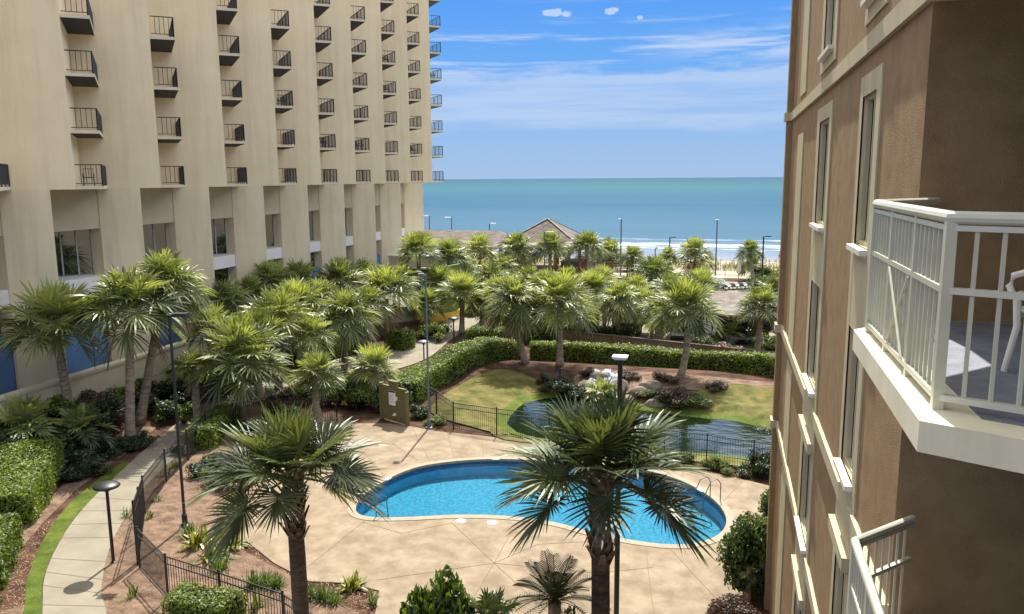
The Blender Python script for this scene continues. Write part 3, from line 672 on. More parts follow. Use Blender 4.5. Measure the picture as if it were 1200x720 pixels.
# balconies
SL = [(1.02, 4.46), (1.07, 7.1), (XR, YN-.003), (5.19, YN-.003), (5.19, 2.25)]
RP = [np.array([1.75, 7.62]), np.array([1.17, 7.0]), np.array([1.16, 4.72]), np.array([3.2, 3.67])]
for bi, zf in enumerate((11.23+2.88, 11.23, 11.23-2.88, 11.23-5.76)):
    s = MB(); s.prism(SL, zf-.17, zf); slab = s.build('balcony', M_['slab_cream'], apt, AO)
    ins = [(1.34, 4.56), (1.37, 7.0), (1.75, YN-.05), (5.1, YN-.05), (5.1, 2.55)]
    s = MB(); s.prism(ins, zf+.001, zf+.006); s.build('balcony_floor', M_['deckconc'], slab, AO)
    r = MB()
    zt = zf+1.05
    r.tube([(*(RP[0]), zt), (*RP[1], zt), (*RP[2], zt), (*RP[3], zt)], .036, 10)
    for i in range(3):
        p, q = RP[i], RP[i+1]; dd = q-p; Ld = np.linalg.norm(dd)
        nbay = (1, 3, 2)[i]
        r.bar((*p, zf+.66), (*q, zf+.66), .04, .035); r.bar((*p, zf+.07), (*q, zf+.07), .045, .035); r.bar((*p, zt-.055), (*q, zt-.055), .035, .03)
        for k2 in range(nbay+1):
            o_ = p+dd*k2/nbay
            if k2 == 0: continue
            r.bar((*o_, zf), (*o_, zt-.02), .055 if k2 in (0, nbay) else .042)
        sp_ = .105 if i < 2 else .125
        nbl = int(Ld/sp_)
        for k2 in range(1, nbl):
            o_ = p+dd*k2/nbl; r.bar((*o_, zf+.07), (*o_, zt-.05), .019)
        if i == 1:
            p1 = p+dd*(1/3+.04); q1 = p+dd*(2/3-.04); nx = np.array([-.02, 0])
            r.bar((*(p1+nx), zf+.1), (*(q1+nx), zf+.63), .014); r.bar((*(q1+nx*1.6), zf+.1), (*(p1+nx*1.6), zf+.63), .014)
    rr_ = r.build('railing', M_['white_rail'], slab, AO)
# white resin armchair on the neighbouring balcony
cz = 11.237; cpos = (2.17, 5.6)
ch = empty('garden_chair', (*cpos, cz), 'white resin armchair with curled arm partly hidden by the cream balcony railing', 'chair', rz=R(205))
def cpart(name, f):
    c = MB(); f(c); return c.build(name, M_['resin'], ch, smooth=False)
cpart('seat', lambda c: (c.box((-.25, -.25, .40), (.25, .24, .43)), c.box((-.25, -.27, .36), (.25, -.25, .43))))
cpart('backrest', lambda c: ([c.bar((-.2+.1*i, .24, .43), (-.2+.1*i, .36, .86), .055, .015) for i in range(5)], c.tube([(-.25, .24, .42), (-.25, .37, .84), (0, .39, .9), (.25, .37, .84), (.25, .24, .42)], .02, 6)))
for sx in (-1, 1):
    cpart('armrest', lambda c: c.tube([(sx*.27, .3, .60), (sx*.29, .1, .66), (sx*.29, -.15, .67), (sx*.29, -.27, .63), (sx*.29, -.30, .56), (sx*.29, -.26, .50), (sx*.28, -.20, .52)], .022, 8))
    for sy in (-1, 1):
        cpart('leg', lambda c: c.tube([(sx*.27, sy*.25, .5), (sx*.26, sy*.24, .3), (sx*.29, sy*.28, .0)], [.024, .022, .02], 8))

# ------------------------------------------------------------------ plants
def fan_crown(b, D_, nleaf, nseg, rg, droop=1., emin=-38, spear=True, pet=.5, wide=1., mi_leaf=0, mi_pet=1, seglen=1., fexp=.85, avoid=None, split=.48, dead=0):
    """costapalmate crown of diameter D_ centred on the origin"""
    Rr = D_/2
    for i in range(nleaf+dead):
        f = min(1., (i+.5)/nleaf); is_dead = i >= nleaf
        e = 84-(84-emin)*f**fexp+rg.normal(0, 5)
        if is_dead: e = rg.uniform(-78, -50)
        a = i*2.39996+rg.normal(0, .18)
        if avoid is not None and e < avoid[2] and math.cos(a-avoid[0]) > math.cos(avoid[1]): continue
        L_ = Rr*pet*(.75+.35*f)*rg.uniform(.88, 1.1)
        Rb = Rr*(1-pet)*1.18*rg.uniform(.85, 1.08)*seglen
        ce, se = math.cos(R(e)), math.sin(R(e))
        d = np.array([math.cos(a)*ce, math.sin(a)*ce, se])
        sg = .18*droop*L_*(ce+.1)
        ts = np.linspace(0, 1, 5)
        P = np.array([d*L_*t-np.array([0, 0, sg*t*t]) for t in ts]); P += np.array([math.cos(a), math.sin(a), 0])*.08
        b.tube(P, np.linspace(.028, .016, 5)*D_/4., 4, mi_pet, caps=False, att=rg.uniform(.3, .9))
        ax = P[-1]-P[-2]; ax /= np.linalg.norm(ax)
        ax = ax+np.array([0, 0, -.16*droop*ce-.75*max(0, f-.55)]); ax /= np.linalg.norm(ax)
        roll = rg.normal(0, .35)
        s = np.cross(ax, [0, 0, 1.]);
        if np.linalg.norm(s) < .1: s = np.array([math.sin(a), -math.cos(a), 0])
        s /= np.linalg.norm(s); nrm = np.cross(s, ax)
        s2 = s*math.cos(roll)+nrm*math.sin(roll); nrm = np.cross(s2, ax); s = s2
        tint = np.clip(rg.uniform(.15, .95)*(.65+.5*(1-f)), 0, 1)
        span = R(128)
        th = np.linspace(-span, span, nseg); dth = th[1]-th[0]
        V = []; F = []; tt = []
        for j, t in enumerate(th):
            base = P[-1]+ax*Rb*.26*(math.cos(t*.7)**2)-np.array([0, 0, .0])
            lift = .34*abs(math.sin(t))
            dr = math.cos(t)*ax+math.sin(t)*s+nrm*lift; dr /= np.linalg.norm(dr)
            tw = np.cross(dr, nrm); tw /= np.linalg.norm(tw)
            tw = tw+nrm*(.5 if j % 2 else -.5); tw /= np.linalg.norm(tw)
            ln = Rb*(.92-.22*abs(t)/span)*rg.uniform(.9, 1.06)
            k = .20*droop*rg.uniform(.3, 1.9)
            w0 = .012*D_/4; wm = ln*.48*math.tan(dth/2)*1.5*wide
            n0 = len(V)
            for rr_, ww_ in ((0, w0), (split, wm), (split+.3, wm*.6), (1., 0)):
                q = base+dr*ln*rr_+np.array([0, 0, -k*ln*rr_**2.4])
                if ww_ > 0: V += [q-tw*ww_, q+tw*ww_]
                else: V.append(q)
            F += [(n0, n0+1, n0+3, n0+2), (n0+2, n0+3, n0+5, n0+4), (n0+4, n0+5, n0+6)]
            tt += [tint+rg.uniform(-.1, .1)]*7
        b.add(V, F, 2 if is_dead else mi_leaf, np.clip(tt, 0, 1))
def trunk_pts(base, topp, bend, n=14):
    base = np.array(base, float); topp = np.array(topp, float); mid = (base+topp)/2+bend
    return np.array([(1-t)**2*base+2*t*(1-t)*mid+t*t*topp for t in np.linspace(0, 1, n)])
def boots_mesh(b, pts, r0, rg, n=70, size=1.):
    # spiralling stubs of old leaf bases along pts
    cum = np.linspace(0, 1, n); k = len(pts)
    for i, t in enumerate(cum):
        q = t*(k-1); i0 = min(int(q), k-2); p = pts[i0]+(pts[i0+1]-pts[i0])*(q-i0)
        a = i*2.39996+rg.normal(0, .1); d = np.array([math.cos(a), math.sin(a), 0]); tn = np.array([-d[1], d[0], 0])
        wd = .058*size; L_ = .20*size*rg.uniform(.7, 1.2)
        out = d*(r0*.9); tipp = p+d*(r0+.075*size*rg.uniform(.5, 1.6))+np.array([0, 0, L_])
        V = [p+out-tn*wd, p+out+tn*wd, p+out*.8+[0, 0, .03], tipp-tn*wd*.45, tipp+tn*wd*.45, tipp-d*.03+[0, 0, -.01]]
        b.add(V, [(0, 1, 4, 3), (1, 2, 5, 4), (2, 0, 3, 5), (3, 4, 5)], None, rg.uniform(0, 1))
NCR = 7
crown_meshes = []
for q in range(NCR):
    rg = np.random.default_rng(100+q); b = MB()
    fan_crown(b, 4., (44, 38, 48)[q % 3], 25, rg, droop=.8+.35*(q % 3), emin=(-24, -14, -34)[q % 3], pet=.50, wide=.62, seglen=1.12, fexp=1.05, dead=(0, 2, 3)[q % 3])
    crown_meshes.append(b.mesh('crown', [M_['palm'], M_['petiole'], M_['dead']]))
def palm(px, py, wpx, where, label, k, group='sabal palms in the garden', bend=(0, 0, 0), rtr=.20, booted=None):
    if where[0] == 'b':
        base = ground_at(where[1], where[2])
        c = D(px, py, max(hdist(base)+ (where[3] if len(where) > 3 else 0), 1))
    else:
        c = D(px, py, where[1]); base = np.array([c[0], c[1], gz(c[0], c[1])])
    dep = (c-np.array([0, 0, H]))@fw
    Dm = wpx*dep/CF
    t = empty('palm_tree', base, label, 'palm tree', group)
    lc = c-base; lc[2] -= .10*Dm
    rg = np.random.default_rng(500+k)
    pts = trunk_pts((0, 0, -.1), lc, np.array(bend, float)+rg.normal(0, .16, 3)*[1, 1, 0])
    zz = np.linspace(0, 1, 14); booted = (k % 3 == 0) if booted is None else booted
    rad = rtr*(1.15-.25*zz+.35*np.exp(-zz*12)); rad[-3:] *= (1.15, 1.25, 1.0)
    b = MB(); b.tube(pts, rad, 10); b.build('trunk', M_['trunk_pale'], t, smooth=True)
    if dep < 75:
        b = MB(); boots_mesh(b, pts[-6:] if booted else pts[-3:], rtr*1.05, rg, 60 if booted else 26, .8); b.build('leaf_boots', M_['boots'], t)
    o = link('crown', crown_meshes[k % NCR], t, lc, rg.uniform(0, 6.28), Dm/4.)
    o.scale = (Dm/4.25, Dm/4.25, Dm/4.25*rg.uniform(.86, 1.02))
    return t
PALMS = [
 (62,368,118,('b',85,494),'leaning palm left of the twin palms, farthest left of the tall palms',(.0,0,0)),
 (150,348,128,('b',152,517),'taller front palm of the twin pair beside the black lamp post',(.2,0,0)),
 (192,322,105,('b',163,496),'rear palm of the twin pair, behind the front one and close to the tower',(0,0,0)),
 (282,408,118,('b',284,492),'palm with yellow-green crown directly behind the near left palm',(0,0,0)),
 (322,366,96,('d',49),'full palm crown just right of and behind the yellow-green one',(0,0,0)),
 (262,348,78,('d',54),'dark palm against the tower wall left in the dense clump',(0,0,0)),
 (348,352,84,('d',55),'mid palm in the dense clump below the fourth tower window',(0,0,0)),
 (318,325,60,('d',61),'palm at the back left of the dense clump touching the tower',(0,0,0)),
 (350,325,62,('d',64),'palm at the back right of the dense clump touching the tower',(0,0,0)),
 (404,362,84,('b',403,444),'palm with thick crisscross trunk left of the bar hut',(0,0,0)),
 (398,322,66,('d',63),'palm behind the thick-trunked one below the narrow tower windows',(0,0,0)),
 (452,334,80,('d',60),'broad palm hanging over the shingled bar hut',(0,0,0)),
 (426,318,52,('d',69),'palm between the hut palm and the tower wall',(0,0,0)),
 (490,287,54,('d',73),'round-headed palm standing free at the sea end of the tower',(0,0,0)),
 (526,296,52,('d',79),'palm right beside the free one at the end of the tower',(0,0,0)),
 (562,290,52,('d',92),'palm beneath the dark street lamp before the long shingle roof',(0,0,0)),
 (606,287,52,('d',93),'palm left of the peak of the shingled pavilion',(0,0,0)),
 (645,286,46,('d',93),'palm directly under the peak of the shingled pavilion',(0,0,0)),
 (688,284,50,('d',94),'palm at the right eave of the shingled pavilion',(0,0,0)),
 (714,290,42,('b',716,324),'slim palm just right of the pavilion posts',(0,0,0)),
 (741,298,34,('b',741,328),'small palm on the boardwalk right of the pavilion',(0,0,0)),
 (541,338,62,('b',541,390),'palm with booted trunk left of the walk, before the green wall',(0,0,0)),
 (566,352,42,('b',564,390),'shorter palm with booted trunk at the edge of the walk',(0,0,0)),
 (603,345,78,('b',616,426),'palm with slanting trunk rising from behind the curved hedge',(-.2,0,0)),
 (500,352,50,('d',64),'palm in front of the green curved wall behind the street lamp',(0,0,0)),
 (575,322,54,('d',77),'palm at the centre of the garden behind the walk',(0,0,0)),
 (620,326,50,('d',78),'palm below the pavilion roof, left of its posts',(0,0,0)),
 (657,345,86,('b',656,428),'big palm with dark trunk at the back of the pond',(0,0,0)),
 (694,335,58,('d',66),'palm crowded behind the big pond palm',(0,0,0)),
 (665,326,52,('d',74),'palm whose crown hides the pavilion deck',(0,0,0)),
 (726,345,62,('b',722,404),'palm standing before the small gazebo roof',(0,0,0)),
 (705,325,48,('d',78),'palm under the boardwalk rail right of the pavilion',(0,0,0)),
 (766,316,58,('d',82),'bushy palm right of the boardwalk',(0,0,0)),
 (772,358,56,('b',770,408),'palm left of the twin-headed one at the cabana roof',(0,0,0)),
 (804,353,88,('b',797,442),'tall palm with checkered trunk in front of the cabana roof',(0,0,0)),
 (822,330,56,('d',74),'palm left of the distant pool',(0,0,0)),
 (814,292,52,('b',813,324),'large palm standing at the dune in front of the surf',(0,0,0)),
 (783,297,26,('b',785,322),'small palm just left of the large dune palm',(0,0,0)),
 (879,291,34,('b',884,338),'slender palm against the surf beside a black lamp',(0,0,0)),
 (893,352,64,('b',886,420),'palm with leaning trunk at the right end of the cabana',(0,0,0)),
 (908,338,50,('d',74),'palm half hidden by the brown building edge',(0,0,0)),
 (372,432,64,('d',41.5),'low palm with drooping fronds beside the garden path',(0,0,0)),
 (438,424,62,('d',44),'low trunkless palm left of the wooden notice board',(0,0,0)),
 (228,425,54,('d',43),'low palm under the tan retaining wall behind the black lamp',(0,0,0)),
 (545,312,46,('d',84),'palm behind the green wall and left of the walk',(0,0,0)),
 (638,330,50,('d',72),'palm filling the gap left of the big pond palm',(0,0,0)),
 (745,335,50,('d',72),'palm between the gazebo palm and the bushy one',(0,0,0)),
 (590,310,40,('d',86),'palm left below the pavilion roof behind the centre palms',(0,0,0)),
 (300,385,74,('d',47),'palm low in the dense clump right above the path',(0,0,0)),
 (245,378,66,('d',48),'palm behind the black lamp, left of the dense clump',(0,0,0)),
 (365,388,62,('d',48),'palm low at the right side of the dense clump',(0,0,0)),
 (374,345,66,('d',56),'palm between the dense clump and the thick-trunked palm',(0,0,0)),
 (295,340,60,('d',57),'palm high in the middle of the dense clump by the tower',(0,0,0)),
 (432,350,56,('d',57),'palm between the thick-trunked palm and the bar hut roof',(0,0,0)),
 (472,322,50,('d',70),'palm left below the free one at the tower end',(0,0,0)),
 (515,326,50,('d',72),'palm left of the walk in front of the free palms',(0,0,0)),
 (585,340,56,('d',67),'palm right behind the short booted palm by the walk',(0,0,0)),
 (632,352,56,('d',62),'palm between the slanting palm and the big pond palm',(0,0,0)),
 (683,358,54,('d',60),'palm just behind the right flank of the big pond palm',(0,0,0)),
 (746,352,54,('d',64),'palm right behind the gazebo palm',(0,0,0)),
 (786,335,54,('d',74),'palm behind and left of the tall checkered palm',(0,0,0)),
]
for i, (x, y, wd, wh, lb, bd) in enumerate(PALMS): palm(x, y, wd, wh, lb, i, bend=bd)

# the two near palms
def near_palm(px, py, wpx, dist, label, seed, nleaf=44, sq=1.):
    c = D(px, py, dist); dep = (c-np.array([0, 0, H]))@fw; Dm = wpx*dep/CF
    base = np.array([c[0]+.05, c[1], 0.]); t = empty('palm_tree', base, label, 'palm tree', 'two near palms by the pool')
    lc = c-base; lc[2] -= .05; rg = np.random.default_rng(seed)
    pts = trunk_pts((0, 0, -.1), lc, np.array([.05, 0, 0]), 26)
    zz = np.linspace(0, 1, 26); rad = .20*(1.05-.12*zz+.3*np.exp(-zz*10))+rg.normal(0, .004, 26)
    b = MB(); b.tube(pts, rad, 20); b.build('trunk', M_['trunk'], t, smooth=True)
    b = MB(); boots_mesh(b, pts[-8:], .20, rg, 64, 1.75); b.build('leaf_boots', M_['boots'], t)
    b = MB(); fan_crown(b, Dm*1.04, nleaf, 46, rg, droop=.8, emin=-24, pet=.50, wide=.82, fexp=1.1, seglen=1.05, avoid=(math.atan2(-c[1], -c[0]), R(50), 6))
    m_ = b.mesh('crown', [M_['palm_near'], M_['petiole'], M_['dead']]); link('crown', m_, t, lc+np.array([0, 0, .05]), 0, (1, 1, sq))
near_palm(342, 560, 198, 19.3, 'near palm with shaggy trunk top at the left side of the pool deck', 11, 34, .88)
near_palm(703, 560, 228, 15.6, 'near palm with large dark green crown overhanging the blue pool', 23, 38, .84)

# leafy masses -----------------------------------------------------
def leaf_quads(b, P, Nn, size, rg, tint, mi=0, spread=.8, aspect=.55):
    n = len(P); d = Nn+rg.normal(0, spread, (n, 3)); d /= np.linalg.norm(d, axis=1)[:, None]
    ref = rg.normal(0, 1, (n, 3)); t1 = np.cross(d, ref); t1 /= np.linalg.norm(t1, axis=1)[:, None]; t2 = np.cross(d, t1)
    s = size*rg.uniform(.65, 1.3, n)[:, None]
    V = np.stack([P-t1*s, P-t2*s*aspect+d*s*.12, P+t1*s, P+t2*s*aspect+d*s*.12], 1).reshape(-1, 3)
    F = (np.arange(n)[:, None]*4+np.arange(4)).tolist()
    b.add(V, F, mi, np.clip(np.repeat(tint, 4), 0, 1))
def lump(P, f, a, rg, n=9):
    o = np.zeros(len(P))
    for i in range(n):
        k = rg.normal(0, f, 3); o += np.sin(P@k+rg.uniform(0, 6))
    return o*a/n*1.6
def hedge(name, line, w, h, label, group, leaf=.055, dens=420, m='hedge', seed=1, z0=None, hvar=.05):
    rg = np.random.default_rng(seed); Lp = smooth_poly(line, 6, False)
    seg = np.linalg.norm(np.diff(Lp, axis=0), axis=1); cum = np.r_[0, np.cumsum(seg)]; Lt = cum[-1]
    c = Lp.mean(0); off = np.array([c[0], c[1], gz(*c)])
    def at_(s):
        i = np.clip(np.searchsorted(cum, s, side='right')-1, 0, len(seg)-1); f = (s-cum[i])/seg[i]
        p = Lp[i]+(Lp[i+1]-Lp[i])*f[:, None]; t = (Lp[i+1]-Lp[i])/seg[i][:, None]; return p, np.c_[-t[:, 1], t[:, 0]], t
    b = MB()
    # near-black solid core
    k = max(4, int(Lt/.7)); s = np.linspace(.12, Lt-.12, k); p, nn, _ = at_(s); gzv = hgt(p[:, 0], p[:, 1])
    prof = [(-.42, 0), (-.44, .7), (-.36, .93), (.36, .93), (.44, .7), (.42, 0)]
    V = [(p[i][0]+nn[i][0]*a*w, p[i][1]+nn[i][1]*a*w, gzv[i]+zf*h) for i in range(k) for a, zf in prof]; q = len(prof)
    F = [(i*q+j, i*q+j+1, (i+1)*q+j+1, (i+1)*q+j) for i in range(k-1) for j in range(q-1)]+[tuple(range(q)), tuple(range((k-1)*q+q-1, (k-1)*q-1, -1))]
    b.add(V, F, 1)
    areas = [Lt*w, Lt*h, Lt*h, w*h, w*h]
    for fi, ar in enumerate(areas):
        n = int(ar*dens); s = rg.uniform(0, Lt, n); a = rg.uniform(-.5, .5, n)*w; z = rg.uniform(.03, 1, n)*h
        if fi == 0: z = np.full(n, h)
        elif fi == 1: a = np.full(n, -w/2)
        elif fi == 2: a = np.full(n, w/2)
        elif fi == 3: s = np.zeros(n)
        else: s = np.full(n, Lt)
        p, nn, t = at_(np.clip(s, 0, Lt-1e-3))
        N3 = {0: np.tile([0, 0, 1.], (n, 1)), 1: np.c_[-nn, np.zeros(n)], 2: np.c_[nn, np.zeros(n)], 3: np.c_[-t, np.zeros(n)], 4: np.c_[t, np.zeros(n)]}[fi]
        rd = .12  # rounded shoulders
        N3 = N3*1.4
        za = np.maximum(0, z-(h-rd*1.2)); ed = np.maximum(0, np.abs(a)-(w/2-rd))
        z = z-ed**2*2.2; a = a*(1-za*.35)
        P = np.c_[p+nn*a[:, None], hgt(p[:, 0], p[:, 1])+z]
        P += N3*lump(P, 2.3, hvar, np.random.default_rng(seed+3))[:, None]+N3*rg.normal(0, leaf*.55, n)[:, None]
        tint = rg.uniform(.2, .9, n)+.25*lump(P, 3., 1., np.random.default_rng(seed+5))
        leaf_quads(b, P, N3, leaf, rg, tint)
    o = b.build(name, [M_[m], M_['core']], None, off); o.location = Vector([float(v) for v in off])
    return tag(o, label, 'hedge', group)
def g2(*pts, z=0.): return [G(x, y, z)[:2] for x, y in pts]
HG = 'clipped hedges'
def offs(P, d):
    P = np.array(P); T = np.gradient(P, axis=0); T /= np.linalg.norm(T, axis=1)[:, None]; return P+np.c_[-T[:, 1], T[:, 0]]*d
# curved hedge behind the fence: front face foot traced, centre shifted back
h1 = offs(g2((470,478),(490,474),(510,458),(553,441),(585,430),(612,424)), .75)
hedge('hedge', h1, 1.7, 1.35, 'wide bright green hedge curving from the notice board up to the slanting palm', HG, .07, 300, seed=2)
hedge('hedge', offs(g2((548,404),(575,405),(610,404),(650,402),(700,402)), .6), 1.4, 1.15, 'short hedge behind the curved one beside the walk', HG, .08, 230, seed=3)
hedge('hedge', offs(g2((622,424),(660,424),(700,426),(760,431),(820,438),(880,447),(925,454)), .55), 1.15, 1.2, 'long straight hedge along the far side of the pond', HG, .075, 260, seed=4)
hedge('hedge', offs(g2((640,404),(700,404),(740,406)), .5), 1.0, 1.25, 'dark hedge section before the wooden fence', HG, .08, 200, 'shrub', seed=5)
hl = [(-28.2, 22.), (-27.0, 23.6), (-25.6, 24.0), (-24.6, 23.9)]
hedge('hedge', [(-28.3, 25.9), (-26.9, 23.7), (-25.5, 21.5)], 2.9, 1.25, 'large pale green block hedge left of the curving path', HG, .06, 520, seed=6)
hedge('hedge', [(-24.3, 20.2), (-22.2, 17.5)], 2.4, 1.15, 'second block hedge left of the path, nearer than the large one', HG, .06, 520, seed=7)
hedge('hedge', [(-21.7, 16.9), (-20.4, 15.2)], 2.3, 1.1, 'nearest block hedge at the lower left edge of the photo', HG, .06, 520, seed=8)
hedge('hedge', g2((235,528),(250,510),(268,497)), 1.3, 1.0, 'small light green hedge inside the fence behind the near left palm', HG, .06, 480, seed=9)
hedge('hedge', g2((205,735),(240,738),(275,748)), 1.0, 1.1, 'light green hedge at the bottom edge outside the fence', HG, .05, 520, seed=10)
hedge('hedge', g2((355,428),(385,420),(415,412)), 1.2, .9, 'low hedge at the foot of the bar hut', HG, .08, 250, seed=12)
hedge('hedge', g2((460,408),(480,410)), 1.5, 1.3, 'square clipped shrub right of the bar hut', HG, .08, 300, seed=13)

def shrub_mesh(seed, nl, leaf, m, blobs=9, squash=.8):
    rg = np.random.default_rng(seed); b = MB()
    C = rg.normal(0, .42, (blobs, 3)); C[:, 2] = np.abs(C[:, 2])*.9*squash+.25; C[:, :2] = np.clip(C[:, :2], -.62, .62); C[:, 2] = np.clip(C[:, 2], .2, 1.0)
    rb = rg.uniform(.28, .46, blobs)
    for i in range(blobs):
        v = []; 
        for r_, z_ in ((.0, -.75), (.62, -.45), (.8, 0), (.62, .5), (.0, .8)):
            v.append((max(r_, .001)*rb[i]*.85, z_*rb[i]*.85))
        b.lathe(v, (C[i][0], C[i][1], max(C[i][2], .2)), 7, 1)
    n = nl; i = rg.integers(0, blobs, n); d = rg.normal(0, 1, (n, 3)); d /= np.linalg.norm(d, axis=1)[:, None]; d[:, 2] = np.where(d[:, 2] < -.3, -d[:, 2], d[:, 2])
    P = C[i]+d*(rb[i]*rg.uniform(.82, 1.16, n))[:, None]; P[:, 2] = np.maximum(P[:, 2], .02)
    inner = np.zeros(n, bool)
    for q in range(blobs): inner |= (np.linalg.norm(P-C[q], axis=1) < rb[q]*.72)
    P, d = P[~inner], d[~inner]
    tint = rg.uniform(.1, .8, len(P))+.25*lump(P, 5., 1., rg)
    leaf_quads(b, P, d, leaf, rg, tint, spread=.7)
    hm_ = np.concatenate(b.v)[:, 2].max()
    for v_ in b.v: v_[:, 2] /= hm_
    return b.mesh('shrub', [M_[m], M_['core']])
SM = {m: [shrub_mesh(20+i+len(m), 2600, .058, m, 10+i*2) for i in range(3)] for m in ('shrub', 'shrub_red', 'hedge')}
def shrub(pos, r, h, label, kind='shrub', v=0, group='shrubs in the planting beds', name='shrub', mesh=None):
    o = link(name, mesh or SM[kind][v % 3], None, pos, rng.uniform(0, 6.28), (r, r, h)); return tag(o, label, 'shrub', group)
# near big ones with own dense meshes
bigR = shrub_mesh(77, 16000, .052, 'shrub_mid', 22, 1.0)
p = G(884, 712); shrub((p[0]+.15, p[1]+1.0, 0), 1.15, 2.55, 'tall dark green bush filling the corner between the pool deck and the brown building', 'shrub', 0, mesh=bigR)
p = G(905, 640); shrub((p[0]+.5, p[1]+.2, 0), 1.1, 2.2, 'second green bush tucked behind the tall corner bush along the building', 'shrub', 0, mesh=bigR)
big2 = shrub_mesh(78, 9000, .062, 'shrub_mid', 14, 1.)
p = D(502, 668, 15.8); shrub((p[0], p[1], 0), 1.15, p[2]+.1, 'glossy bush with upright tips at the bottom centre left of the sago palm', 'shrub', 0, mesh=big2)
p = D(648, 730, 14.6); shrub((p[0], p[1], 0), 1.05, p[2]+.2, 'green bush at the bottom edge under the sago palm', 'hedge', 0, mesh=SM['hedge'][1])
redm = shrub_mesh(79, 7000, .05, 'shrub_red', 12, .7)
p = G(866, 740); shrub((p[0]-.1, p[1]+.15, 0), .85, 1.05, 'low reddish-brown bush at the foot of the tall corner bush', 'shrub_red', 0, mesh=redm)
p = G(888, 556); shrub((p[0]+.35, p[1], 0), .85, 1.25, 'rounded bush on the bank right of the fence by the brown building', 'shrub', 0, mesh=redm if False else SM['shrub'][2])
p = G(400, 492); shrub((-20.3, 39.6, 0), 1.5, 1.9, 'rounded green shrub just left of the wooden notice board', 'hedge', 0)
p = G(415, 485); shrub((-19.0, 39.2, 0), 1.2, 1.6, 'second rounded green shrub touching the notice board', 'hedge', 1)
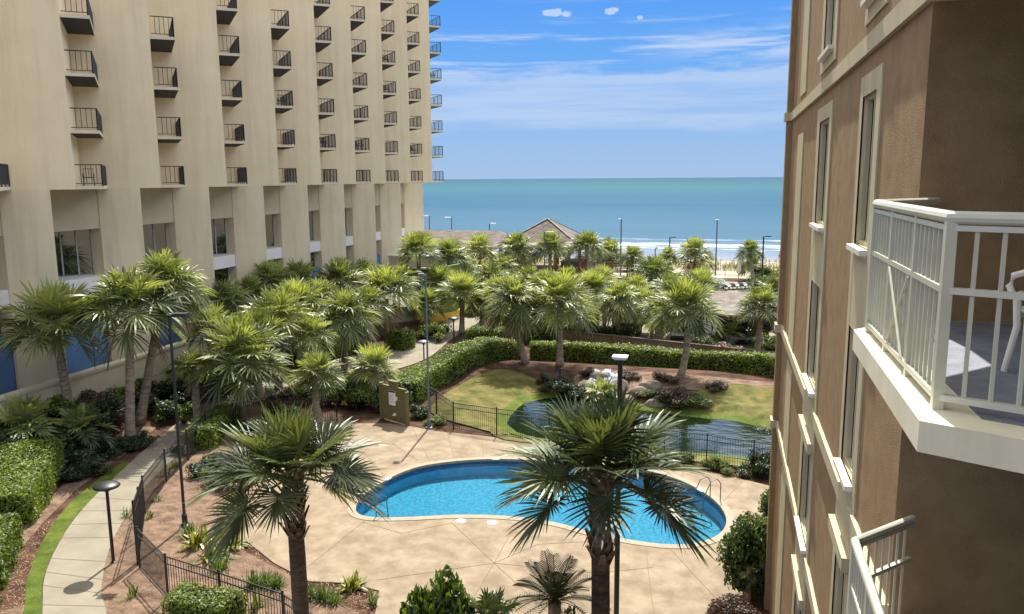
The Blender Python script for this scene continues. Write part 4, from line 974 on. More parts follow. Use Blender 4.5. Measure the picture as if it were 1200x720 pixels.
ROWS = [
 # (x,y foot px, radius, height, kind, label)
 (90,552,1.4,1.4,'shrub','dark rounded shrub behind the large block hedge'),
 (62,535,1.2,1.3,'shrub','dark shrub left of the rounded one behind the block hedge'),
 (20,545,1.3,1.5,'shrub','dark shrub at the left edge below the spiky palm'),
 (118,515,1.3,1.6,'shrub','tall dark shrub between the leaning palm and the twin palms'),
 (135,500,1.0,1.2,'shrub_red','brownish shrub at the wall left of the twin palms'),
 (110,488,1.1,1.2,'shrub_red','brown-leaved shrub against the tan wall behind the leaning palm'),
 (180,495,1.1,1.1,'shrub','green shrub right of the twin palm trunks'),
 (200,480,1.1,1.3,'shrub','green shrub behind the black lamp post'),
 (160,530,.8,.8,'shrub','small shrub at the foot of the front twin palm'),
 (132,540,.8,.9,'shrub','small dark shrub by the verge left of the twin palms'),
 (230,462,1.3,1.6,'shrub','dark shrub under the low palm at the retaining wall'),
 (258,450,1.4,1.7,'shrub','dark shrub in the shade of the yellow-green palm'),
 (300,438,1.4,1.6,'shrub','dark shrub beyond the path below the dense palms'),
 (330,432,1.3,1.5,'shrub_red','reddish shrub beyond the path in the dense clump'),
 (360,425,1.3,1.4,'shrub','green shrub beyond the path left of the thick-trunked palm'),
 (350,468,.9,.9,'shrub_red','small brownish shrub in the fork of the fence and path'),
 (372,462,.9,1.2,'shrub','green shrub inside the path bend'),
 (392,455,1.1,1.1,'shrub_red','copper-leaved shrub at the foot of the thick-trunked palm'),
 (410,470,1.2,1.3,'shrub','dark shrub before the thick-trunked palm'),
 (380,478,1.,1.2,'shrub','dark shrub by the deck entrance'),
 (425,458,1.1,1.2,'shrub','dark shrub under the trunkless palm'),
 (488,400,1.0,1.5,'shrub_red','dark reddish shrub between the hut and the green wall'),
 (508,402,1.1,1.5,'hedge','light green round shrub below the mustard band'),
 (555,372,1.,1.2,'hedge','yellow-green shrub behind the booted palm'),
 (600,388,1.3,1.6,'shrub','dark shrub right of the walk'),
 (590,402,1.1,1.,'shrub_red','reddish ground shrub at the hedge end near the walk'),
 (625,392,1.3,1.6,'shrub','dark shrub behind the slanting palm'),
 (640,388,1.3,1.5,'hedge','light shrub between slanting palm and big pond palm'),
 (668,398,1.2,1.2,'shrub_red','brown shrub on the fence line left of the gazebo palm'),
 (700,402,1.2,1.1,'shrub_red','brown shrub on the fence line right of the gazebo palm'),
 (742,410,1.2,1.,'shrub_red','brown shrub on the fence line below the small gazebo'),
 (825,410,1.2,1.1,'hedge','yellow-green shrub in front of the cabana drapes'),
 (850,420,1.3,.9,'shrub_red','copper shrub on the wooden fence below the cabana'),
 (872,424,1.2,.8,'shrub_red','copper shrub right of its twin below the cabana'),
 (870,400,1.3,1.7,'hedge','bright shrub inside the cabana garden left of the leaning palm'),
 (905,420,1.4,1.8,'hedge','leafy bright plant at the right end by the brown building'),
 (835,395,1.2,1.9,'shrub','dark shrub in the shade left of the cabana drapes'),
 (848,396,1.0,1.6,'shrub','dark shrub at the back of the cabana'),
 (800,390,1.3,1.,'hedge','pale shrub behind the tall checkered palm'),
 (755,372,1.4,1.9,'shrub','shrub behind the small gazebo'),
 (785,345,1.8,2.4,'hedge','shrub mound between the bushy palm and the distant pool'),
 (755,350,1.8,2.4,'shrub','dark shrub below the bushy palm'),
 (730,350,1.8,2.2,'hedge','green mound behind the gazebo palm'),
 (705,350,1.8,2.4,'shrub','dark green mound behind the crowded palms'),
 (675,350,1.8,2.4,'hedge','green mound below the pavilion deck'),
 (650,350,1.8,2.4,'shrub','dark mound left of the pavilion deck'),
 (620,350,1.8,2.4,'hedge','green mound at the head of the walk, right side'),
 (603,352,1.6,2.2,'shrub','dark mound beside the head of the walk'),
 (548,345,1.6,2.4,'shrub','dark mound between the green wall and the walk'),
 (530,340,1.6,2.4,'shrub','mound right behind the curved green wall'),
 (905,350,2.,2.6,'hedge','leafy mound at the right beside the distant pool'),
 (898,335,2.,2.4,'hedge','leafy mound beyond the distant pool near the black lamp'),
 (772,330,1.8,2.2,'hedge','scrub at the dune left of the large dune palm'),
 (735,395,.9,1.1,'shrub','dark plant between the two gazebos'),
 (690,460,.6,.5,'shrub_red','dry plant on the pond bank left of the cascade'),
 (655,468,.9,1.1,'shrub','dark water plant at the near shore of the pond behind the palm'),
 (672,472,.8,.9,'shrub','dark water plant right beside its neighbour on the pond shore'),
 (775,478,.8,.7,'shrub','dark plant among the pond rocks'),
 (793,482,1.,1.0,'shrub_red','twiggy brown shrub at the pond edge under the tall palm'),
 (815,484,.9,.7,'hedge','green shrub at the pond edge right of the tall palm'),
 (760,470,.7,.5,'hedge','yellowish plant left of the pond rocks'),
 (512,500,.55,.5,'hedge','small lime plant at the foot of the street lamp'),
 (835,552,.5,.6,'hedge','lime plant behind the fence at the right bank'),
 (848,558,.45,.5,'hedge','small lime plant right of its neighbour at the right bank'),
 (900,520,.6,.5,'shrub','small plant on the bank above the rounded bush'),
 (45,556,1.1,1.2,'shrub','dark leafy shrub squeezed between the block hedge and the spiky palm'),
 (100,565,.9,.9,'shrub','low dark shrub at the corner of the large block hedge and the verge'),
 (72,500,1.3,1.5,'hedge','light green shrub against the tan wall left of the leaning palm trunk'),
 (145,478,1.2,1.1,'hedge','light green shrub at the wall just left of the twin trunks'),
 (172,470,1.1,1.2,'shrub','dark shrub at the wall between the twin palms and the lamp'),
 (205,500,.9,.9,'hedge','light green shrub beside the path right of the twin palms'),
 (228,488,.9,1.,'shrub_red','bronze shrub beside the path behind the black lamp'),
 (250,474,1.,1.2,'shrub','dark shrub on the path edge right of the black lamp'),
 (278,462,1.,1.2,'hedge','light shrub on the path edge beneath the yellow-green palm'),
 (215,535,.6,.6,'shrub','small dark shrub just inside the left fence'),
 (243,560,.8,.9,'shrub','dark shrub inside the fence left of the near left palm crown'),
 (265,575,.8,.8,'hedge','light shrub beside the deck left of the near left palm crown'),
 (295,520,.9,1.1,'shrub','dark shrub behind the crown of the near left palm'),
 (330,498,.9,1.1,'hedge','light shrub at the deck corner behind the near left palm'),
 (455,484,.9,1.4,'shrub','dark shrub directly behind the notice board'),
 (492,492,.6,.8,'shrub','small dark shrub between the notice board and the street lamp'),
 (870,560,.5,.5,'shrub','small dark shrub at the foot of the rounded bank bush'),
 (800,545,.5,.5,'hedge','lime shrub on the far side of the pond fence near the right palm'),
 (765,540,.5,.5,'hedge','small lime shrub on the bank behind the right palm'),
 (640,455,.6,.7,'shrub','dark tuft-like shrub near the heron figure'),
 (690,445,.7,.6,'shrub_red','bronze shrub on the slope above the cascade'),
 (735,448,.7,.6,'shrub_red','bronze shrub on the slope right of the cascade'),
 (780,452,.8,.6,'shrub_red','bronze shrub under the tall checkered palm'),
 (840,462,.7,.5,'shrub_red','bronze shrub on the slope below the long hedge'),
]
for i, (x, y, r_, h_, kd, lb) in enumerate(ROWS):
    p = ground_at(x, y); d = p[:2]/np.linalg.norm(p[:2]); q = p[:2]+d*r_*.7
    shrub((q[0], q[1], gz(*q)), r_*1.1, h_, lb, kd, i)

# grassy tufts, lilies, sago ---------------------------------------
def tuft_mesh(seed, n, L_, w, m, arch=.5):
    rg = np.random.default_rng(seed); b = MB()
    for i in range(n):
        a = rg.uniform(0, 6.28); e = R(rg.uniform(35, 86)); l = L_*rg.uniform(.6, 1.1)
        d = np.array([math.cos(a)*math.cos(e), math.sin(a)*math.cos(e), math.sin(e)]); s = np.array([-math.sin(a), math.cos(a), 0])*w
        o_ = np.array([rg.normal(0, .07), rg.normal(0, .07), 0])*L_*2; V = []
        for t, ww in ((0, .6), (.4, 1.), (.75, .7), (1., 0)):
            q = o_+d*l*t+np.array([0, 0, -arch*l*t**2.2*math.cos(e)]); V += [q-s*ww, q+s*ww] if ww else [q]
        b.add(V, [(0, 1, 3, 2), (2, 3, 5, 4), (4, 5, 6)], None, rg.uniform(.1, .95))
    return b.mesh('tuft', M_[m])
TM = [tuft_mesh(1, 150, .55, .010, 'tuft'), tuft_mesh(2, 110, .5, .012, 'tuft'), tuft_mesh(3, 60, .95, .05, 'yellowleaf', .8), tuft_mesh(4, 26, .32, .010, 'tuft')]
tl = []
for i, (x, y, k, s_, lb) in enumerate([
  (232,640,2,1.1,'yellow-green ginger clump inside the fence, leftmost'),(250,655,2,1.05,'yellow-green ginger clump second from the left inside the fence'),(268,642,2,1.,'yellow-green ginger clump nearest the near left palm'),
  (222,628,0,1.2,'grassy tuft at the foot of the tall black lamp on the left'),(258,668,1,1.3,'grassy tuft below the ginger clumps by the fence'),
  (296,688,0,1.2,'liriope tuft left of the near left palm trunk'),(312,686,1,1.2,'liriope tuft touching the left of the near left palm trunk'),(325,689,0,1.1,'liriope tuft just before the near left palm trunk'),
  (362,700,1,1.2,'liriope tuft right of the near left palm trunk'),(378,704,0,1.2,'liriope tuft second right of the near left palm trunk'),(392,708,1,1.,'liriope tuft third right of the near left palm trunk'),
  (412,690,2,.8,'broad-leaved lily on the deck edge left of the bottom bush'),(438,708,3,1.8,'thin weed close to the bottom bush'),
  (184,588,3,1.5,'weed in the straw behind the fence corner'),(176,608,3,1.4,'weed in the straw below its neighbour by the fence corner'),(150,607,3,1.8,'small weed in the straw beside the mushroom path light'),(156,700,3,1.7,'small weed in the straw at the path edge near the bottom'),
  (206,548,1,.9,'grass clump along the inside of the left fence'),(226,520,1,.9,'grass clump at the bend of the left fence'),(195,558,3,2.,'thin grass clump inside the left fence'),
  (318,745,2,.9,'pale lily at the bottom edge by the fence'),(300,716,3,2.2,'thin grass behind the front fence')]):
    p = ground_at(x, y); tag(link('grass_tuft' if k != 2 else 'ginger_plant', TM[k], None, p, rng.uniform(0, 6), s_), lb, 'plant', 'tufts and lilies around the deck')
def sago(px, py, dist, Lf, label, n=34):
    c = D(px, py, dist); t = empty('sago_palm', (c[0], c[1], 0), label, 'palm'); rg = np.random.default_rng(5)
    b = MB(); b.tube([(0, 0, -.05), (0, 0, c[2]*.5), (0, 0, c[2]-.1)], [.16, .15, .13], 10); b.build('trunk', M_['boots'], t)
    b = MB()
    for i in range(n):
        a = i*2.39996; e = R(75-70*(i/n)); L_ = Lf*rg.uniform(.85, 1.05); d = np.array([math.cos(a)*math.cos(e), math.sin(a)*math.cos(e), math.sin(e)])
        P = np.array([np.array([0, 0, c[2]-.1])+d*L_*t_-np.array([0, 0, .55*L_*t_**2*math.cos(e)]) for t_ in np.linspace(0, 1, 22)])
        b.tube(P[::3], .009, 3, caps=False); s = np.array([-math.sin(a), math.cos(a), 0])
        V = []; F = []
        for j in range(2, 21):
            l = .26*math.sin(math.pi*(j+1)/23)**.6; tn = (P[j+1]-P[j-1]) if j < 21 else d; tn = tn/np.linalg.norm(tn)
            for sg in (-1, 1):
                o_ = len(V); dd = s*sg*.85+tn*.5+np.array([0, 0, .25])
                V += [P[j]-tn*.009, P[j]+tn*.009, P[j]+dd*l*.6+tn*.006, P[j]+dd*l-np.array([0, 0, .02])]; F += [(o_, o_+1, o_+2, o_+3)]
        b.add(V, F, 0, rg.uniform(.2, .8))
    b.build('fronds', M_['palm_near'], t)
sago(650, 700, 14.9, 1.25, 'feathery sago palm at the bottom centre beside the near palm trunk')
def lowfan(pos, Dm, label, seed, nl=22, mm='palm', hz=.4):
    rg = np.random.default_rng(seed); t = empty('fan_palm', pos, label, 'palm', 'young fan palms'); b = MB()
    fan_crown(b, Dm, nl, 22, rg, 1., -5, pet=.5); b.build('crown', [M_[mm], M_['petiole'], M_['dead']], t).location = (0, 0, hz)
    b = MB(); b.tube([(0, 0, -.05), (0, 0, hz+.1)], .09, 8); b.build('trunk', M_['boots'], t)
p = ground_at(40, 545); lowfan(D(30, 512, hdist(p)+1.5)*[1, 1, 0]+[0, 0, gz(p[0], p[1])], 3.4, 'spiky pale fan palm at the left edge before the tan wall', 31, 30, hz=1.3)
p = ground_at(100, 530); lowfan(p, 2.8, 'dark fan palm between the leaning palm and the block hedge', 32, 22, hz=1.1)
p = ground_at(215, 455); lowfan(p, 2.2, 'pale fan palm right of the twin palms by the wall', 33, 20, hz=.9)
p = G(880, 702); lowfan((p[0]-.1, p[1]-.25, 0), .75, 'young fan palm growing before the tall corner bush', 34, 12, 'palm_near', 1.0)
p = D(574, 722, 15.2); lowfan((p[0], p[1], 0), 1.5, 'small fan palm at the bottom edge left of the sago palm', 35, 20, 'palm_near', p[2]-.1)
p = ground_at(705, 470); lowfan(p, 2.2, 'fan palm on the pond bank left of the cascade', 36, 18, 'palm', .5)
p = ground_at(855, 405); lowfan(p, 2.6, 'light fan palm in the cabana garden', 37, 18, 'palm', .9)
p = ground_at(895, 405); lowfan(p, 2.8, 'light fan palm right of the leaning palm', 38, 18, 'palm', 1.)
p = ground_at(873, 318); lowfan(ground_at(862, 338)+[2, 8, 0], 4., 'bushy fan palm by the dune fence', 39, 24, 'palm', 1.6)
# dune grass: uncountable
b = MB(); rg = np.random.default_rng(3); n = 5200
X = rg.uniform(-46, 26, n); Y = 110+rg.gamma(2., 3.2, n); l = rg.uniform(.4, 1., n); a = rg.uniform(0, 6.28, n); Z = hgt(X, Y)
V = np.stack([np.c_[X-.05*np.cos(a), Y-.05*np.sin(a), Z], np.c_[X+.05*np.cos(a), Y+.05*np.sin(a), Z], np.c_[X+.3*l*np.cos(a*3), Y+.3*l*np.sin(a*3), Z+l]], 1).reshape(-1, 3)
b.add(V, (np.arange(n)[:, None]*3+np.arange(3)).tolist(), 0, np.repeat(rg.uniform(0, 1, n), 3)); tag(b.build('dune_grass', M_['dune']), 'tan dune grass along the top of the beach', 'grass', kind='stuff')
# loose straw tufts on the mulch near the camera: uncountable
b = MB(); n = 26000; X = rg.uniform(-24, -8, n); Y = rg.uniform(15, 36, n); k = ~inside(np.array(DECK), X, Y); X, Y = X[k], Y[k]
gp = np.array([G(*p)[:2] for p in PL]+[G(*p)[:2] for p in PR[::-1]]); k = ~inside(gp, X, Y) & (X > -24+.0*X); X, Y = X[k], Y[k]; n = len(X); a = rg.uniform(0, 6.28, n); l = rg.uniform(.06, .16, n); Z = hgt(X, Y)+.012
V = np.stack([np.c_[X-.008*np.sin(a), Y+.008*np.cos(a), Z], np.c_[X+.008*np.sin(a), Y-.008*np.cos(a), Z], np.c_[X+l*np.cos(a), Y+l*np.sin(a), Z+rg.uniform(.0, .05, n)]], 1).reshape(-1, 3)
M_['needle'] = leafmat('straw_needles', (.12,.06,.03), (.52,.35,.2), .8, .1, (1, 1, 1))
b.add(V, (np.arange(n)[:, None]*3+np.arange(3)).tolist(), 0, np.repeat(rg.uniform(0, 1, n), 3)); tag(b.build('pine_needles', M_['needle']), 'loose pine straw strewn over the planting beds', 'mulch', kind='stuff')

# ------------------------------------------------------------------ fences
def metal_fence(pts, label, h=1.42, step=None, hs=None, sp=.11, m='black', name='metal_fence', rail2=True):
    pts = [np.array(p[:2], float) for p in pts]; c = pts[0]; off = np.array([c[0], c[1], 0])
    t = empty(name, off, label, 'fence', 'black metal fences')
    hs = hs or [h]*len(pts)
    done = []
    for i in range(len(pts)-1):
        p, q = pts[i], pts[i+1]; Ld = np.linalg.norm(q-p); nb = max(1, round(Ld/2.3))
        for k in range(nb):
            a = p+(q-p)*k/nb; c2 = p+(q-p)*(k+1)/nb; ha = hs[i]+(hs[i+1]-hs[i])*k/nb; hb = hs[i]+(hs[i+1]-hs[i])*(k+1)/nb
            za, zb = gz(*a), gz(*c2); b = MB()
            for fr_ in (.06, .84 if rail2 else .5, 1.0): b.bar((*a, za+max(.08, ha*fr_-.03)), (*c2, zb+max(.08, hb*fr_-.03)), .026, .034)
            n = int(np.linalg.norm(c2-a)/sp)
            for j in range(1, n):
                f = j/n; o_ = a+(c2-a)*f; z0 = za+(zb-za)*f; hh = ha+(hb-ha)*f
                b.bar((*o_, z0+.06), (*o_, z0+hh-.03), .015)
            b.build('fence_panel', M_[m], t, off)
            b = MB(); b.bar((*a, za-.1), (*a, za+ha+.04), .058); b.lathe([(.04, 0), (.03, .03), (.001, .04)], (*a, za+ha+.04), 4); b.build('fence_post', M_[m], t, off)
    a = pts[-1]; b = MB(); b.bar((*a, gz(*a)-.1), (*a, gz(*a)+hs[-1]+.04), .058); b.build('fence_post', M_[m], t, off)
FL = [(-9.0,16.6),(-11.3,17.9),(-13.7,18.5),(-15.9,19.0),(-18.1,20.45)]
metal_fence(FL, 'black picket fence running along the bottom of the photo to the tall corner post')
metal_fence([(-18.3,20.6),(-20.9,24.1),(-22.3,27.1),(-23.1,29.6),(-24.0,32.2),(-23.6,33.9),(-22.6,35.8),(-21.7,36.4)], 'black picket fence along the right side of the curving path', hs=[2.2,1.5,1.42,1.42,1.42,1.42,1.42,1.42])
metal_fence([(-21.65,36.35),(-20.4,36.2),(-19.3,36.6)], 'short black gate section of the fence behind the near left palm')
metal_fence([(-15.2,39.4),(-14.55,38.75),(-12.9,36.75),(-10.5,36.25),(-7.8,35.95),(-5,35.4),(-2.3,34.85),(-.45,34.55),(1.5,34.1),(3.5,33.6)], 'black picket fence between the pool deck and the pond')

# ------------------------------------------------------------------ lamps
LG = 'tall parking-style lamps'
def tall_lamp(p, h, label, arm=(.45, .0), m='black', r=.055, head='shoe', hm=None):
    t = empty('street_lamp', p, label, 'lamp post', LG); b = MB()
    b.lathe([(.19, 0), (.19, .06), (.1, .1), (.1, .45), (r*1.1, .5)], (0, 0, 0), 12); b.tube([(0, 0, .4), (0, 0, h)], [r, r*.85], 8); b.build('pole', M_[m], t)
    b = MB(); A = np.array([*arm, 0.]); Ld = np.linalg.norm(A)
    if Ld > .01:
        u_ = A/Ld; s_ = np.array([-u_[1], u_[0], 0]); b.bar((0, 0, h-.06), A*.5+[0, 0, h-.03], .05)
        c = A*.5+[0, 0, h]; V = [c+u_*(x_*Ld*.62)+s_*y_*.16+[0, 0, z_] for z_ in (-.05, .07) for x_, y_ in ((-.4, -1), (1, -1), (1, 1), (-.4, 1))]
        b.add(V, [(0, 3, 2, 1), (4, 5, 6, 7), (0, 1, 5, 4), (1, 2, 6, 5), (2, 3, 7, 6), (3, 0, 4, 7)])
    else:
        b.box((-.20, -.16, h+.02), (.20, .16, h+.07)); b.box((-.16, -.12, h-.02), (.16, .12, h+.018))
    b.build('lamp_head', M_[hm or m], t)
tall_lamp(G(217, 617), 7.85, 'tall black lamp with arm pointing right beside the twin palms', (.55, .15))
tall_lamp(G(503, 502), 7.85, 'tall grey lamp post standing between the notice board and the pond fence', (-.3, -.1), 'grey_metal', hm='grey_metal')
tall_lamp((-2.56, 20.6, 0), 7.8, 'tall black lamp with square top rising from behind the near right palm', (0, 0), 'black', .075, hm='white_metal')
for x, y, tx, ty, lb, arm, m, hm in ((838,333,841,258,'slim pale-topped lamp in front of the surf, left of the slender palm',(0,0),'grey_metal','white_metal'),(784,320,782,278,'black lamp left of the large dune palm',(.7,0),'black','black'),
        (892,345,893,277,'black lamp beside the slender palm near the brown building',(.7,0),'black','black'),(727,330,727,257,'slim lamp right of the shingled pavilion',(-.3,0),'grey_metal','white_metal'),(574,300,572,262,'black lamp above the long shingle roof',(1.0,0),'black','white_metal')):
    g_ = ground_at(x, y); d = ray(tx, ty); h = H+d[2]*hdist(g_)/hdist(d)-g_[2]; tall_lamp(g_, h, lb, arm, m, .09, hm=hm)
for x, ty, dd, lb in ((503,253,112,'pale lamp with arm over the sea, second from the tower'),(478+53-2,255,118,'faint lamp with double head over the sea, nearest the tower'),(638,272,88,'grey lamp in front of the pavilion roof'),(768,291,112,'short brown post at the back of the beach')):
    c = D(x, ty, dd); z0 = gz(c[0], c[1]); tall_lamp((c[0], c[1], z0), c[2]-z0, lb, (-.9, 0) if x < 600 else ((.9, 0) if x < 700 else (.3, 0)), 'grey_metal', .09, hm='white_metal' if x < 700 else 'grey_metal')
def mushroom(p, h, label, m='black'):
    t = empty('path_light', p, label, 'path light', 'mushroom path lights'); b = MB(); b.tube([(0, 0, 0), (0, 0, h-.1)], [.055, .05], 8); b.lathe([(.09, -.02), (.09, .05), (.05, .07)], (0, 0, 0), 10); b.build('post', M_[m], t)
    b = MB(); b.lathe([(.1, -.16), (.12, -.05), (.40, -.03), (.42, .0), (.34, .07), (.18, .12), (.001, .14)], (0, 0, h), 24); b.build('shade', M_[m], t, smooth=True)
mushroom(G(133, 660), 2.68, 'black mushroom path light beside the curving path at the lower left')
mushroom(G(532, 410), 2.35, 'black mushroom path light before the booted palm on the far walk')
mushroom(G(497, 427), 1.55, 'grey mushroom path light behind the curved hedge by the tall lamp', 'grey_metal')

# ------------------------------------------------------------------ notice board
pa, pb = G(447, 491), G(478, 500); c = (pa+pb)/2; ang = math.atan2(pb[1]-pa[1], pb[0]-pa[0]); W = np.linalg.norm(pb-pa)
t = empty('notice_board', c, 'stepped olive wooden notice board with a white rules sign by the deck entrance', 'notice board', rz=ang)
b = MB()
for i in range(16): b.box((-W/2+.1, -.05+.004*(i % 2), .1+.115*i), (W/2-.1, .08, .1+.115*i+.105))
b.build('board', M_['wood_green'], t)
for x, h_ in ((-W/2, 1.95), (W/2-.12, 1.75)): b = MB(); b.box((x, -.09, 0), (x+.12, .12, h_)); b.box((x-.02, -.11, h_), (x+.14, .14, h_+.05)); b.build('post', M_['wood_green'], t)
b = MB(); b.box((-.28, -.07, 1.94), (.32, .10, 2.18)); b.box((-.32, -.1, 2.18), (.36, .13, 2.24)); b.build('cap', M_['wood_green'], t)
b = MB(); b.box((-.28, -.085, .95), (.20, -.055, 1.72)); sg = b.build('sign', M_['white'], t)
b = MB(); b.box((-.28, -.089, 1.62), (.20, -.0855, 1.72))
for i in range(8): b.box((-.23, -.088, 1.53-.065*i), (.15-.05*((i*7) % 3), -.0856, 1.545-.065*i))
b.build('lettering', M_['text'], sg)
b = MB(); b.box((.12, -.16, .42), (.22, -.05, .55)); b.tube([(.17, -.16, .5), (.17, -.26, .46)], .02, 6); b.box((.26, -.11, 1.25), (.34, -.05, 1.45)); b.build('tap', M_['white'], t)
# trash bin / bits on the deck near the palm
# ------------------------------------------------------------------ small structures behind the walk
# shingled bar hut
o_ = D(470, 370, 60)
hut = empty('bar_hut', (-27.2, 60.3, 0), 'small bar hut with shingle roof, orange posts and pale roller shutter', 'hut', rz=R(38))
b = MB(); b.box((-2.6, -1.8, 0), (2.2, 1.8, 1.0)); b.build('wall', M_['wood'], hut)
b = MB(); b.box((-2.55, -1.75, 1.0), (2.15, 1.75, 2.45)); b.build('shutter', M_['shutter'], hut)
for x in (-2.6, -.3, 2.1):
    b = MB(); b.box((x, -1.9, 0), (x+.14, -1.76, 2.5)); b.build('post', M_['wood_red'], hut)
b = MB(); b.add([(-3.3, -2.7, 2.4), (3., -2.7, 2.4), (3., 2.7, 2.4), (-3.3, 2.7, 2.4), (-1.2, 0, 3.7), (.9, 0, 3.7)], [(0, 1, 5, 4), (1, 2, 5), (2, 3, 4, 5), (3, 0, 4), (0, 3, 2, 1)]); b.build('roof', M_['shingle_pale'], hut)
# orange kiosk panel
p = G(425, 402); t = empty('barrel_counter', p, 'rounded orange-red counter glimpsed behind the thick-trunked palm', 'counter')
b = MB(); b.lathe([(.75, 0), (.86, .5), (.88, .9), (.80, 1.5), (.78, 1.52)], (0, 0, 0), 20); b.build('shell', M_['orange'], t, smooth=True); b = MB(); b.lathe([(.9, 1.52), (.9, 1.58)], (0, 0, 0), 20); b.build('top', M_['wood'], t)
# green curved wall with mustard foot, flat green wall with white coping
p = np.array([-25.6, 67.6, 0]); t = empty('green_play_wall', p, 'rounded dark green wall with mustard foot band and white coping', 'wall')
b = MB(); b.lathe([(2.45, .75), (2.45, 3.0), (2.3, 3.02)], (0, 0, 0), 32); b.box((-5.5, .6, 0), (-.5, .95, 4.35)); b.add([(-.5, .6, 0), (1.6, 3.6, 0), (1.6, 3.6, 4.6), (-.5, .6, 4.35), (-.5, .95, 0), (1.35, 3.75, 0), (1.35, 3.75, 4.6), (-.5, .95, 4.35)], [(0, 1, 2, 3), (5, 4, 7, 6), (3, 2, 6, 7), (1, 5, 6, 2)])
b.build('wall', M_['green'], t)
b = MB(); b.lathe([(2.5, 0), (2.52, .1), (2.5, .75), (2.46, .76)], (0, 0, 0), 32); b.build('foot_band', M_['mustard'], t)
b = MB(); b.box((-5.6, .5, 4.352), (-.45, 1.05, 4.46)); b.build('coping', M_['white'], t)
# low podium roof edge at tower end (pale terrace with blue door)
t = empty('terrace_block', (-31.5, 80.5, 0), 'low pale terrace wall at the sea end of the tower behind the free palm', 'wall')
b = MB(); b.box((-3, -3.5, 0), (3.2, 3.5, 4.6)); b.build('wall', M_['wallpaint'], t); b = MB(); b.box((-3.1, -3.6, 4.602), (3.3, 3.6, 4.7)); b.build('coping', M_['white'], t)

# ------------------------------------------------------------------ roofs and pavilions
def hip_roof(b, x0, y0, x1, y1, ze, zr, ridge=0., th=.12):
    cx, cy = (x0+x1)/2, (y0+y1)/2
    if x1-x0 > y1-y0: a = (x1-x0)/2-(y1-y0)/2*(1-ridge) if ridge else (x1-x0)/2-(y1-y0)/2; R1, R2 = (cx-a, cy), (cx+a, cy)
    else: R1, R2 = (cx, cy-.05), (cx, cy+.05)
    V = [(x0, y0, ze), (x1, y0, ze), (x1, y1, ze), (x0, y1, ze), (*R1, zr), (*R2, zr), (x0, y0, ze-th), (x1, y0, ze-th), (x1, y1, ze-th), (x0, y1, ze-th)]
    b.add(V, [(0, 1, 5, 4), (1, 2, 5), (2, 3, 4, 5), (3, 0, 4), (0, 6, 7, 1), (1, 7, 8, 2), (2, 8, 9, 3), (3, 9, 6, 0), (9, 8, 7, 6)])
PV = np.array([-21.6, 100., 0.])
pav = empty('shingled_pavilion', PV, 'large beach pavilion with pyramid shingle roof and red-brown posts', 'pavilion')
b = MB(); hip_roof(b, -5.6, -5.2, 5., 5.2, 4.25, 7.4); r_ = b.build('roof', M_['shingle'], pav)
b = MB()
for s1, s2 in (((-5.6,-5.2),(-.3,-.05)),((5.,-5.2),(-.3,-.05)),((5.,5.2),(-.3,.05)),((-5.6,5.2),(-.3,.05))): b.bar((s1[0], s1[1], 4.28), (s2[0], s2[1], 7.45), .22, .07)
b.build('ridge_cap', M_['shingle_pale'], r_)
b = MB(); b.box((-5.4, -5.0, 3.85), (4.9, -4.8, 4.12)); b.box((4.7, -4.8, 3.85), (4.9, 5.0, 4.12)); b.box((-5.4, 4.8, 3.85), (5.4, 5.0, 4.12)); b.build('beam', M_['wood'], pav)
for x, y in ((-5.2,-4.9),(-1.6,-4.9),(1.7,-4.9),(3.4,-4.9),(4.7,-4.9),(4.7,4.9),(0,4.9),(-5.2,4.9),(4.7,0)):
    b = MB(); b.box((x-.16, y-.16, 0), (x+.16, y+.16, 3.85)); b.build('post', M_['wood_red'], pav)
b = MB(); b.box((-5.6, -5.3, .9), (5.9, 5.3, 1.1)); b.build('floor_deck', M_['wood'], pav)
b = MB(); b.box((1.8, -2., 1.1), (5.2, 2., 2.1)); b.box((1.7, -2.1, 2.1), (5.3, 2.1, 2.2)); b.build('counter', M_['grey_metal'], pav)
b = MB()
for x0, x1 in ((-5., -1.8), (-1.4, 1.5), (1.9, 4.1)):
    for z in (1.9, 1.5): b.bar((x0, -4.9, z), (x1, -4.9, z), .09)
b.build('handrail', M_['wood'], pav)
HL = np.array([-36., 99., 0.])
hall = empty('long_beach_pavilion', HL, 'low pavilion with long shingle roof extending left toward the tower', 'pavilion')
b = MB(); hip_roof(b, -13, -4.6, 12.2, 4.6, 4.1, 5.9); b.build('roof', M_['shingle'], hall)
for x in (-12, -8, -4, 0, 4, 8.2): b = MB(); b.box((x-.15, -4.8, 0), (x+.15, -4.5, 3.98)); b.build('post', M_['wood_red'], hall)
# boardwalk
BW = np.array([-13.0, 99.5, 0.]); t = empty('boardwalk', BW, 'wooden boardwalk with rails right of the shingled pavilion', 'boardwalk')
b = MB(); b.box((-2.6, -1.2, .9), (5.5, 1.0, 1.05)); b.build('walk_deck', M_['wood'], t)
b = MB()
for z in (2.15, 1.8, 1.45):
    b.bar((-2.6, -1.2, z), (1.5, -1.2, z), .09); b.bar((1.5, -1.2, z), (5.5, -1.2, z-.9), .09); b.bar((-2.6, 1., z), (5.5, 1., z), .07)
for x in (-2.6, -.6, 1.5, 3.5, 5.5): b.box((x-.09, -1.28, 0), (x+.09, -1.12, 2.25 if x < 2 else 1.6)); b.box((x-.08, .92, 0), (x+.08, 1.08, 2.2))
b.build('handrail', M_['wood'], t)
